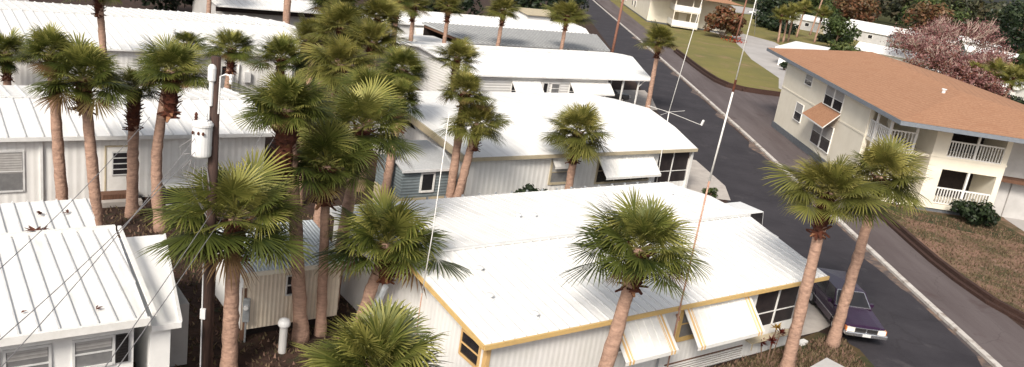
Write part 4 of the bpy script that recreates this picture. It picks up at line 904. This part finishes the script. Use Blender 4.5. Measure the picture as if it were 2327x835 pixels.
def boots_mesh(seed, L, r0, r1, shaggy=1.0):
    rg = random.Random(seed); mb = MB()
    n = 9; mb.tube([(0, 0, -L + L*k/n) for k in range(n+1)], [lerp(r1*.72, r0*.78, k/n)*(1+.1*math.sin(k*2.1+seed)) for k in range(n+1)], 10, 0, .10, rg)
    cnt = int(70*L)
    for i in range(cnt):
        f = i/cnt; z = -L + L*f; a = i*2.39996; rr = lerp(r1*.7, r0*.78, f)
        o = Vector((math.cos(a), math.sin(a), 0)); tdir = Vector((-o.y, o.x, 0))
        ln = rg.uniform(.12, .24)*shaggy; wd_ = rg.uniform(.045, .075)
        p0 = o*rr*.9 + Vector((0, 0, z)); tilt = rg.uniform(.3, 1.1) if f > .15 else rg.uniform(-.8, .6)
        q = p0 + (o*1.0 + Vector((0, 0, tilt))).normalized()*ln + tdir*rg.uniform(-.03, .03)
        th = o.cross(tdir).normalized()*.02 + o*.015
        A = [mb.P(p) for p in (p0-tdir*wd_, p0+tdir*wd_, q+tdir*wd_*.45, q-tdir*wd_*.45)]; Bq = [mb.P(p+th*1.3) for p in (p0-tdir*wd_, p0+tdir*wd_, q+tdir*wd_*.45, q-tdir*wd_*.45)]
        m = 1 if rg.random() < .22 else 0
        for fc in ((0, 1, 2, 3),): mb.face([A[j] for j in fc], m); mb.face([Bq[j] for j in fc][::-1], m)
        for j in range(4): mb.face((A[j], A[(j+1) % 4], Bq[(j+1) % 4], Bq[j]), m if j == 2 else 0)
    return mb.mesh('leaf_bases', [M['boots'], M['boots_tip']])
boot_set = [boots_mesh(1, 1.3, .30, .24), boots_mesh(2, 1.0, .34, .26, 1.2), boots_mesh(3, 1.7, .36, .30), boots_mesh(4, .6, .26, .22)]
PN = 0
def palm(label, base, apex, rad, ci=None, boots=0, bend=0.0, tr=.19, far=False, ysc=.84, group='cabbage palms between the mobile homes', drop=.17, bsc=1.0, ol=None):
    """apex: visual crown centre in world; the trunk ends a little below it"""
    global PN; PN += 1; rg = random.Random(100+PN)
    t = thing('palm_tree', label, 'palm tree', (base[0], base[1], 0), 0, group)
    ax = Vector((apex[0]-base[0], apex[1]-base[1], apex[2]-rad*drop))
    n = 8 if far else 26; pts = []; rads = []
    for k in range(n+1):
        f = k/n
        pts.append(Vector((ax.x*f**1.15 + bend*math.sin(math.pi*f) + rg.uniform(-.012, .012), ax.y*f, ax.z*f - (.15 if k == 0 else 0)))); rads.append(tr*(1.16-.30*f if f > .1 else 1.5-3.7*f)*rg.uniform(.94, 1.06))
    mb = MB(); mb.tube(pts, rads, 8 if far else 14, 0, .045, rg); mb.build('trunk', 'bark', t, smooth=True)
    if boots is not None:
        put('leaf_bases', boot_set[boots], t, (ax.x, ax.y, ax.z-.08), rg.uniform(0, 6.28), (bsc*1.12, bsc*1.12, bsc*1.12))
    ol = any(w in label for w in ('olive', 'the row', 'of the pair', 'corner pair', 'middle white roof', 'street edge', 'above the pair')) if ol is None else ol
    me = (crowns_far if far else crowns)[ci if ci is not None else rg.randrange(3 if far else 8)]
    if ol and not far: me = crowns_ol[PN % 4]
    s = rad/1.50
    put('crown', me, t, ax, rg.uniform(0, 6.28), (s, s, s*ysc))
    return t
P_ = palm
P_('dark palm crown cut by the left photo edge above the ribbed roof', (-28.02, 44.0), (-28.02, 44, 3.1), 1.75, 2)
P_('palm with bare slim trunk nearest the left edge, before the ribbed wall', (-16.45, 29.0), (-16.75, 28.8, 6.75), 1.35, 1, boots=3)
P_('stout palm with broad dark crown left of the white door', (-14.95, 28.63), (-15.49, 28.63, 6.2), 1.95, 2, boots=1)
P_('curving palm with a thick shaggy collar right of the white door', (-13.17, 29.93), (-12.95, 29.93, 6.6), 1.6, 0, boots=0, bend=-.32, bsc=1.15)
P_('short palm with tall dark collar in front of the white door', (-14.77, 30.92), (-14.80, 30.92, 5.45), 1.15, 3, boots=2, bsc=.85, tr=.2)
P_('small dark palm crown behind the roof ridge of the ribbed house', (-20.74, 50), (-20.74, 50, 3.9), 1.2, 4)
P_('dark palm with collared trunk behind the transformer pole', (-17.83, 49), (-17.65, 49, 4.3), 1.75, 2, boots=0)
P_('tall palm whose crown is cut by the top edge, on the far left roof', (-23.6, 46), (-24.05, 46, 7.0), 2.0, 5, boots=0)
P_('slender palm trunk rising past the top edge beyond the dark tree', (-29.25, 75), (-29.25, 75, 6.6), 2.2, 6, boots=None)
P_('thick shaggy palm trunk rising past the top edge at the rounded roof end', (-22.2, 75), (-22.3, 75, 10.2), 2.4, 0, boots=2, tr=.3, bsc=1.6)
P_('dark palm behind the right end of the ribbed white house', (-14.06, 47), (-14.06, 47, 4.6), 1.9, 1)
P_('tall palm with long red brown collar left of the palm cluster', (-5.75, 23.27), (-6.5, 22.67, 7.65), 1.5, 6, boots=2, bsc=.95)
P_('olive palm at the back top of the central cluster', (-12.0, 52), (-12.0, 52, 6.2), 2.3, 5)
P_('olive palm with thick red collar in the middle of the cluster', (-9.74, 43), (-9.74, 43, 5.5), 2.15, 0, boots=2, bsc=1.0)
P_('wide spreading palm at the right side of the central cluster', (-5.42, 25.72), (-4.96, 25.72, 6.75), 1.98, 7, boots=1)
P_('dark palm low in the front of the central cluster with red collar', (-5.27, 23.8), (-5.5, 23.63, 5.9), 1.72, 3, boots=1, tr=.15)
P_('olive palm cut by the top edge, right of the cluster', (-11.24, 60), (-11.24, 60, 6.2), 2.3, 4)
P_('yellow green palm cut by the top edge, rearmost in the cluster', (-14.0, 56), (-13.6, 56, 7.2), 2.2, 6)
P_('olive palm between the pink trunked palm and the rounded roof end', (-14.2, 54), (-14.2, 54, 5.0), 1.9, 1)
P_('olive palm filling the gap between the pole and the central cluster', (-11.6, 40.5), (-11.6, 40.5, 3.9), 1.5, 4)
P_('yellow olive palm behind the middle of the cluster, left of the pale wall', (-9.6, 49), (-9.4, 49, 6.0), 2.0, 5, boots=0)
P_('low dark palm filling the base of the central cluster', (-7.4, 31.0), (-7.2, 31, 4.3), 1.5, 2, boots=1)
P_('small green palm low between the tall collared palm and the olive ones', (-9.3, 35.0), (-9.2, 35.0, 4.6), 1.55, 1, boots=1)
P_('dim palm behind the wide spreading palm, near the blue shed', (-7.2, 38.5), (-7.3, 38.5, 5.2), 1.6, 6, boots=0)
P_('high palm crown cut by the top edge just left of the far carport row', (-10.9, 66), (-11, 66, 7.0), 1.8, 3, boots=0)
P_('dark palm in front of the far pale wall, right of the cluster', (-6.1, 40), (-6.1, 40, 6.2), 1.6, 2)
P_('smaller dark palm leaning over the blue shed', (-5.6, 35.6), (-5.36, 35.8, 5.65), 1.2, 0, boots=0)
P_('large near palm with shaggy crown in front of the utility pole', (-7.07, 20.74), (-7.15, 20.74, 5.05), 2.25, 7, boots=1, tr=.2)
P_('near spiky palm beside the left end of the yellow trimmed home', (-4.1, 23.3), (-3.40, 23.3, 3.95), 2.15, 1, boots=1)
P_('nearest palm crown spreading along the bottom edge', (-2.15, 14.5), (-2.08, 14.5, 4.75), 1.8, 5)
P_('rear palm of the pair beside the blue shed', (-2.75, 36.6), (-2.66, 36.6, 6.2), 1.45, 3, boots=3)
P_('front palm of the pair beside the blue shed', (-2.45, 36.3), (-1.92, 36.3, 4.95), 1.62, 6, boots=0, bsc=.8)
P_('dark palm top in front of the carport home, above the pair', (-4.8, 54.5), (-4.8, 54.5, 5.0), 1.75, 2)
P_('left palm of the row before the far white walls', (-10.9, 75), (-11.0, 75, 5.9), 1.75, 4, boots=0)
P_('second palm from left in the row, before the far white walls', (-8.15, 77), (-8.15, 77, 6.1), 1.8, 1, boots=0)
P_('third palm in the row, standing by the grey carport roof', (-3.35, 79), (-3.25, 79, 6.35), 1.97, 3, boots=0)
P_('right palm of the row, standing over the grey carport roof', (2.75, 83), (2.8, 83, 6.45), 2.15, 0, boots=0)
P_('palm before the middle white roof with its single awning', (2.85, 40.18), (2.82, 40.15, 4.5), 1.95, 7, boots=0, bsc=1.05)
P_('lone palm at the street edge in front of the carport', (10.4, 70.5), (10.3, 70.5, 6.6), 1.95, 2, boots=0)
P_('palm with leaning pink trunk in front of the striped awnings', (3.23, 21.05), (3.66, 21.2, 5.75), 1.92, 0, boots=1, bend=.04, tr=.2)
P_('left palm of the street corner pair, rough collar on long pale trunk', (10.37, 26.35), (10.2, 26.35, 6.8), 1.75, 5, boots=0)
P_('right palm of the street corner pair, behind the purple wagon hood', (12.83, 28.95), (12.85, 28.95, 7.05), 1.85, 6, boots=3)
G2 = 'palms on the far lawn'
P_('leftmost of three close trunked palms on the far lawn', (47.51, 168.06), (47.0, 168, 5.8), 2.5, far=True, group=G2, boots=0)
P_('middle of three close trunked palms on the far lawn', (48.99, 169.94), (48.8, 170, 5.9), 2.5, far=True, group=G2, boots=0)
P_('rightmost of three close trunked palms on the far lawn', (51.13, 174.17), (50.9, 174, 6.6), 2.4, far=True, group=G2, boots=0)
P_('palm with slanting trunk right of the three close palms', (57.71, 190.9), (58, 190.9, 7.0), 2.5, far=True, group=G2, boots=0)
P_('palm with round crown and orange collar on the far lawn', (58.94, 181.9), (59.2, 181.9, 6.6), 2.5, far=True, group=G2, boots=0)
P_('tall pale palm trunk running up past the top edge over the far lawn', (65, 205), (66.4, 205, 14), 3, far=True, group=G2, boots=None)
P_('tall palm trunk left of the reddish bush reaching the top edge', (38.6, 193.9), (39.0, 193.9, 14), 3, far=True, group=G2, boots=None)
P_('tall palm trunk second from the bush reaching the top edge', (44.9, 211.7), (45.5, 211.7, 14), 3, far=True, group=G2, boots=None)
P_('tall palm trunk near the far road reaching the top edge', (52, 240), (53.5, 240, 15), 3, far=True, group=G2, boots=None)
G3 = 'palms behind the orange roof'
P_('dark palm behind the right end of the orange roof', (60.69, 112.7), (61.1, 112.7, 5.2), 2.4, far=True, group=G3)
P_('palm nearest the white building behind the orange roof', (57.06, 111.3), (57.5, 111.3, 5.0), 1.9, far=True, group=G3)
P_('palm at the right frame edge behind the orange roof', (59.45, 106.9), (60.1, 106.9, 5.4), 2.3, far=True, group=G3)
P_('squat green palm top just over the orange roof ridge', (57.0, 121.0), (57.0, 121, 3.4), 2.1, far=True, group=G3)

# ------------------------------------------------------------------ leafy trees and shrubs
def clump_mesh(mb, rg, c, rad, n, size, tl, th, br=0, flat=1.0):
    c = Vector(c)
    for i in range(n):
        d = Vector((rg.gauss(0, 1), rg.gauss(0, 1), rg.gauss(0, 1)))
        if d.length < 1e-3: continue
        d.normalize(); p = c + Vector((d.x*rad, d.y*rad, d.z*rad*flat))*rg.uniform(.55, 1.05)
        nrm = (d + Vector((rg.uniform(-.8, .8), rg.uniform(-.8, .8), rg.uniform(-.2, 1)))).normalized()
        x = nrm.cross(Vector((rg.uniform(-1, 1), rg.uniform(-1, 1), rg.uniform(-1, 1)))).normalized(); y = nrm.cross(x)
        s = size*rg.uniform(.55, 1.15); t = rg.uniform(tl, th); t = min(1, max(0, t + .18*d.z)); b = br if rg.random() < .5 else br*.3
        ids = []
        for (a, e) in ((-1, 0), (0, -.55), (1, 0), (0, .55)):
            ids.append(mb.P(p + x*s*a + y*s*e)); mb.t.append((t, b))
        mb.face(ids)
def tree(name, label, cat, base, h, rad, lobes, nl, size, m, trunk='treebark', seed=1, tl=.1, th=.7, br=0, group=None, tr=.2, crown_lo=.3, limbs=6, limb_out=0, lobe_r=.42, flat=.8):
    rg = random.Random(seed)
    t = thing(name, label, cat, (base[0], base[1], 0), 0, group)
    tk = MB(); top = Vector((rg.uniform(-.3, .3), rg.uniform(-.3, .3), h*.62))
    tk.tube([(0, 0, -.2), top*.5 + Vector((rg.uniform(-.2, .2), 0, 0)), top], [tr, tr*.75, tr*.5], 8)
    cr = MB(); cz = lerp(crown_lo*h, h, .5); hz = (h-crown_lo*h)/2
    for i in range(lobes):
        a = i*2.39996+rg.uniform(-.4, .4); f = math.sqrt((i+.5)/lobes); zz = rg.uniform(-1, 1)
        k = math.sqrt(max(0.05, 1-zz*zz*.8))
        c = Vector((math.cos(a)*f*rad*k*.85, math.sin(a)*f*rad*k*.85, cz+zz*hz*.75))
        if i < limbs:
            tk.tube([top*.55, top*.6 + (c-top*.6)*.5 + Vector((0, 0, .2)), c + (c-Vector((0, 0, cz)))*limb_out], [tr*.4, tr*.25, tr*.08], 5)
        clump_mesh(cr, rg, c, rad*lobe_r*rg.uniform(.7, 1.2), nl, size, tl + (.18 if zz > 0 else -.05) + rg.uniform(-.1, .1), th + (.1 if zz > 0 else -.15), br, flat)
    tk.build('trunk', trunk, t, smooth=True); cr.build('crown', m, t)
    return t
def shrub(name, label, base, h, rad, lobes, nl, size, m, seed, group=None, z0=0, **kw):
    rg = random.Random(seed); t = thing(name, label, kw.get('cat', 'shrub'), (base[0], base[1], z0), 0, group)
    st_ = MB(); cr = MB()
    for i in range(lobes):
        a = i*2.39996; f = math.sqrt((i+.5)/lobes); c = Vector((math.cos(a)*f*rad*.75, math.sin(a)*f*rad*.75, h*rg.uniform(.3, .85)*(1-.35*f)))
        st_.tube([(0, 0, 0), c*.5, c], [.04, .03, .015], 5); clump_mesh(cr, rg, c, rad*kw.get('lr', .4)*rg.uniform(.7, 1.2), nl, size, kw.get('tl', .1), kw.get('th', .7), kw.get('br', 0), .8)
    st_.build('stem', 'treebark', t); cr.build('foliage', m, t); return t
shrub('shrub', 'dark glossy shrub between the blue shed pair of palms and the white wall', UV(24.7, 29.9), 1.9, 1.15, 16, 90, .13, 'leaf_dark', 3, tl=.0, th=.6, lr=.36)
shrub('shrub', 'dark bush in front of the lower balcony', RS(49.6, 30.2), 2.0, 1.5, 18, 90, .17, 'leaf_dark', 4, tl=.05, th=.65, lr=.34)
shrub('shrub', 'tall reddish brown bush on the far lawn', (34.2, 157.5), 7.2, 4.2, 26, 80, .42, 'leaf_olive', 5, br=.5, tl=.1, th=.8, lr=.3)
shrub('flower_bed', 'orange red flowers along the foot of the far bush', (35.6, 153.0), .7, 2.3, 10, 16, .2, 'flower_red', 6, cat='flowers', br=.6)
shrub('shrub', 'small round green shrub at the corner of the middle drive', UV(37.9, 30.0), .9, .5, 9, 60, .09, 'leaf_green', 7)
shrub('shrub', 'small dark shrub beside the white garage', RS(119, 39.2), 1.6, .9, 9, 50, .2, 'leaf_dark', 8)
shrub('shrub', 'dark hedge bush behind the palm at the right edge', (64.9, 114.5), 2.5, 2.5, 14, 60, .3, 'leaf_dark', 9)
shrub('shrub', 'long dark hedge behind the three far palms', (56.5, 199), 3, 3.6, 18, 60, .45, 'leaf_dark', 10, tl=.1, th=.6)
shrub('shrub', 'dark bushes where the far lawn meets the road', (55, 206), 4.4, 4.2, 20, 70, .5, 'leaf_dark', 11, tl=.1, th=.6)
shrub('shrub', 'dark clipped hedge below the white house with grey gable', (65.5, 189), 2.2, 4.0, 18, 60, .4, 'leaf_dark', 12, tl=.1, th=.6)
# red-leaved plant by the porch
t = thing('potted_plant', 'red leaved plant with yellow top against the porch wall', 'plant', UV(24.35, 15.15))
rg = random.Random(5); a1 = MB(); a2 = MB()
for k, (dx, dy, h) in enumerate(((0, 0, .75), (.25, .1, 1.05), (-.35, 0, .6), (.05, .05, 1.25))):
    a1.tube([(dx*.6, dy, 0), (dx, dy, h)], .022, 6)
    for i in range(26):
        a = rg.uniform(0, 6.28); e = rg.uniform(-.2, 1.1); d = Vector((math.cos(a)*math.cos(e), math.sin(a)*math.cos(e), math.sin(e))); p = Vector((dx, dy, h)); w = d.cross(Vector((0, 0, 1))).normalized()*.035; L = rg.uniform(.16, .3)
        for q in (p, p+d*L*.5+w, p+d*L, p+d*L*.5-w): a2.P(q); a2.t.append((rg.uniform(0, .5) if k < 3 else .95, .5 if k < 3 else 0))
        m_ = len(a2.v); a2.face((m_-4, m_-3, m_-2, m_-1))
a1.build('stem', 'treebark', t); a2.build('leaves', 'leaf_red', t)
# trees at the upper left
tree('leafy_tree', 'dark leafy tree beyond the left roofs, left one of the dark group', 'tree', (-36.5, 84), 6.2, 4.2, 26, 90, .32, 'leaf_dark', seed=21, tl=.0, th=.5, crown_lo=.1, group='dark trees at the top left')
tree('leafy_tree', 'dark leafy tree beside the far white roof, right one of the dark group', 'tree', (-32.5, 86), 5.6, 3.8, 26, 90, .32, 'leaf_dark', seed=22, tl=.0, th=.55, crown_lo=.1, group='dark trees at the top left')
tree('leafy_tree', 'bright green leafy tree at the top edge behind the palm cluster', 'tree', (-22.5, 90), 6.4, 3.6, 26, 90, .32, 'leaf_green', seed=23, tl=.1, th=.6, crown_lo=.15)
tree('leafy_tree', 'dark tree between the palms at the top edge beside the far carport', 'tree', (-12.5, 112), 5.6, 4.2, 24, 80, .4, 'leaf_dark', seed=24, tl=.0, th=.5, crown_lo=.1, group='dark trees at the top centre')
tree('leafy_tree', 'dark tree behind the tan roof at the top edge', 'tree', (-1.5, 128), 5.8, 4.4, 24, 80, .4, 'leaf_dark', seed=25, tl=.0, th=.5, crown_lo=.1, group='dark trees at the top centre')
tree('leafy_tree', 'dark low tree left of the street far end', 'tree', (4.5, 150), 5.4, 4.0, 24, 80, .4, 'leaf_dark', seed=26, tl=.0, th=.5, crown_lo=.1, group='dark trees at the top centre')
# blossom trees
def blossom(label, base, h, rad, seed, br, nl=4, pale=True):
    rg = random.Random(seed); t = thing('blossom_tree', label, 'tree', (base[0], base[1], 0), 0, 'pink blossoming trees behind the orange roof')
    tk = MB(); cr = MB()
    def grow(p, d, L, r, lev):
        q = p + d*L; mid = p + d*L*.5 + Vector((rg.uniform(-.1, .1), rg.uniform(-.1, .1), 0))*L*.5
        tk.tube([p, mid, q], [r, r*.8, r*.6], 5)
        if lev >= 3:
            for _ in range(2): clump_mesh(cr, rg, p.lerp(q, rg.uniform(.2, 1)), rad*.20, nl, .20, .2, 1.0, br if rg.random() < .6 else br*.2, 1)
        if lev < 5:
            for i in range(3 if lev < 3 else 2):
                a = rg.uniform(0, 6.28); nd_ = (d + Vector((math.cos(a), math.sin(a), rg.uniform(-.15, .35)))*rg.uniform(.45, .8)).normalized(); grow(q, nd_, L*rg.uniform(.60, .82), max(.05, r*.62), lev+1)
        else:
            e = q + (d + Vector((0, 0, .8))).normalized()*L*.9; tk.tube([q, e], [r*.7, .03], 4)
    for k in range(3):
        a = k*2.1+rg.uniform(-.4, .4); grow(Vector((0, 0, 0)), Vector((math.cos(a)*.5, math.sin(a)*.5, 1)).normalized(), h*.27, .17, 0)
    tk.build('trunk', 'palebark', t); cr.build('crown', 'blossom', t); return t
blossom('large pink blossoming tree with pale bare branches, left of the group', (62, 140), 9.5, 8.5, 31, .25)
blossom('rust pink blossoming tree close behind the middle of the orange roof', (56, 117), 8.0, 7.5, 32, .85)
blossom('magenta pink blossoming tree at the right before the long white roof', (69, 128), 8.2, 7.0, 33, .5)
blossom('tall pale twigged pink tree at the rear behind the others', (78, 160), 12.5, 9, 34, .2, nl=5)
blossom('sparse rust tree right behind the orange ridge near the white building', (54, 105), 6.6, 5.0, 35, .95, nl=6)
tree('leafy_tree', 'bright green low tree over the left end of the orange roof ridge', 'tree', (52.5, 147), 3.3, 3.0, 18, 70, .35, 'leaf_green', seed=41, tl=.15, th=.75, crown_lo=.1, group='green trees behind the orange roof')
tree('leafy_tree', 'dark green tree between the far palm and the pink blossom', 'tree', (60, 172), 6.5, 3.8, 22, 70, .4, 'leaf_green', seed=42, tl=.0, th=.55, crown_lo=.1, group='green trees behind the orange roof')
# far trees, right
specs = [(118, 214, 14.5, 9, 'leaf_dark', 'broad dark tree behind the long white roofed house'), (138, 226, 17, 10, 'leaf_dark', 'tall dark tree at the right frame edge, above the long white roof'), (104, 232, 11.5, 7.5, 'leaf_olive', 'olive brown tree behind the tall pale twigged blossom'),
         (96, 268, 10.5, 8, 'leaf_olive', 'reddish olive tree above the far white house roofs'), (84, 262, 8.5, 6.5, 'leaf_green', 'mid green tree behind the far white gable house'), (118, 262, 14, 10, 'leaf_green', 'green tree rising at the top edge above the blossom'),
         (146, 262, 18.5, 11, 'leaf_dark', 'dark rounded tree at the top right corner'), (168, 258, 18.5, 11, 'leaf_dark', 'dark tree beyond the top right corner tree'), (72, 268, 6.5, 6.5, 'leaf_dark', 'dark tree past the far road end'), (88, 292, 9, 8, 'leaf_dark', 'dark tree farthest back over the far lawn'),
         (106, 296, 10.5, 9, 'leaf_olive', 'brownish tree farthest back over the white houses'), (84, 134, 5.8, 4.6, 'leaf_green', 'green tree beside the palms at the right frame edge'), (93, 158, 8, 5.5, 'leaf_green', 'olive green tree in front of the long white roof')]
for i, (x, y, h, rd, m, lab) in enumerate(specs):
    tree('leafy_tree', lab, 'tree', (x, y), h, rd, 30, 70, .62, m, seed=60+i, tl=.0, th=.65, br=.35 if m == 'leaf_olive' else 0, crown_lo=.08, tr=.3, group='trees at the far right', lobe_r=.34)
# far wood as one mass
rg = random.Random(77); mb = MB()
for i in range(720):
    r_ = 308 + 620*rg.random()**1.7; s_2 = rg.uniform(.02, .92)*r_
    if r_ < 335 and s_2 < 45: continue
    p = RS(r_, s_2); hh = rg.uniform(12, 19); rr = rg.uniform(5, 9)*(1 if r_ < 500 else 1.8); base_t = rg.uniform(0, .25)
    for k in range(4):
        clump_mesh(mb, rg, p+Vector((rg.uniform(-.5, .5)*rr, rg.uniform(-.5, .5)*rr, hh*rg.uniform(.3, .82))), rr*.6, 34, 1.3*(1 if r_ < 500 else 1.7), base_t, base_t+.5, .3 if rg.random() < .3 else 0, .7)
o = mb.build('distant_wood', 'farwood'); tag(o, 'distant dark wood closing off the park behind all the houses', 'wood', kind='stuff')
# grass tufts and litter
def tufts(name, label, region, n, size, m, seed, z):
    rg = random.Random(seed); mb = MB()
    for i in range(n):
        p = region(rg)
        if p is None: continue
        a = rg.uniform(0, 6.28); w = Vector((math.cos(a), math.sin(a), 0))*size*.25; hgt_ = size*rg.uniform(.4, 1); lean = Vector((rg.uniform(-1, 1), rg.uniform(-1, 1), 0))*size*.5
        t_ = (rg.uniform(0, .8), rg.choice([0, 0, .3, .7, 1]))
        for q in (p-w, p+w, p+lean+Vector((0, 0, hgt_))): mb.P((q.x, q.y, q.z+z)); mb.t.append(t_)
        k = len(mb.v); mb.face((k-3, k-2, k-1))
    return tag(mb.build(name, m), label, 'grass', kind='stuff')
tufts('grass', 'short brownish grass on the wedge beside the purple wagon', lambda g: (lambda u, v: UV(u, v) if v < 15.5+.0*u and u < 29.2-.0*v and UV(u, v).dot(Vector((SX[0], SX[1], 0))) < 14.4 else None)(g.uniform(21, 29.2), g.uniform(11, 15.5)), 9000, .16, 'dry_grass', 1, .016)
tufts('dry_grass', 'dry reddish grass of the lawn before the balconies', lambda g: RS(g.uniform(27, 50), g.uniform(24.3, 32.3)), 11000, .15, 'dry_grass', 2, .01)
tufts('leaf_litter', 'brown leaf litter and weeds under the palms', lambda g: Vector((g.uniform(-16, -2), g.uniform(17, 34), 0)), 7000, .17, 'dry_grass', 3, .0)
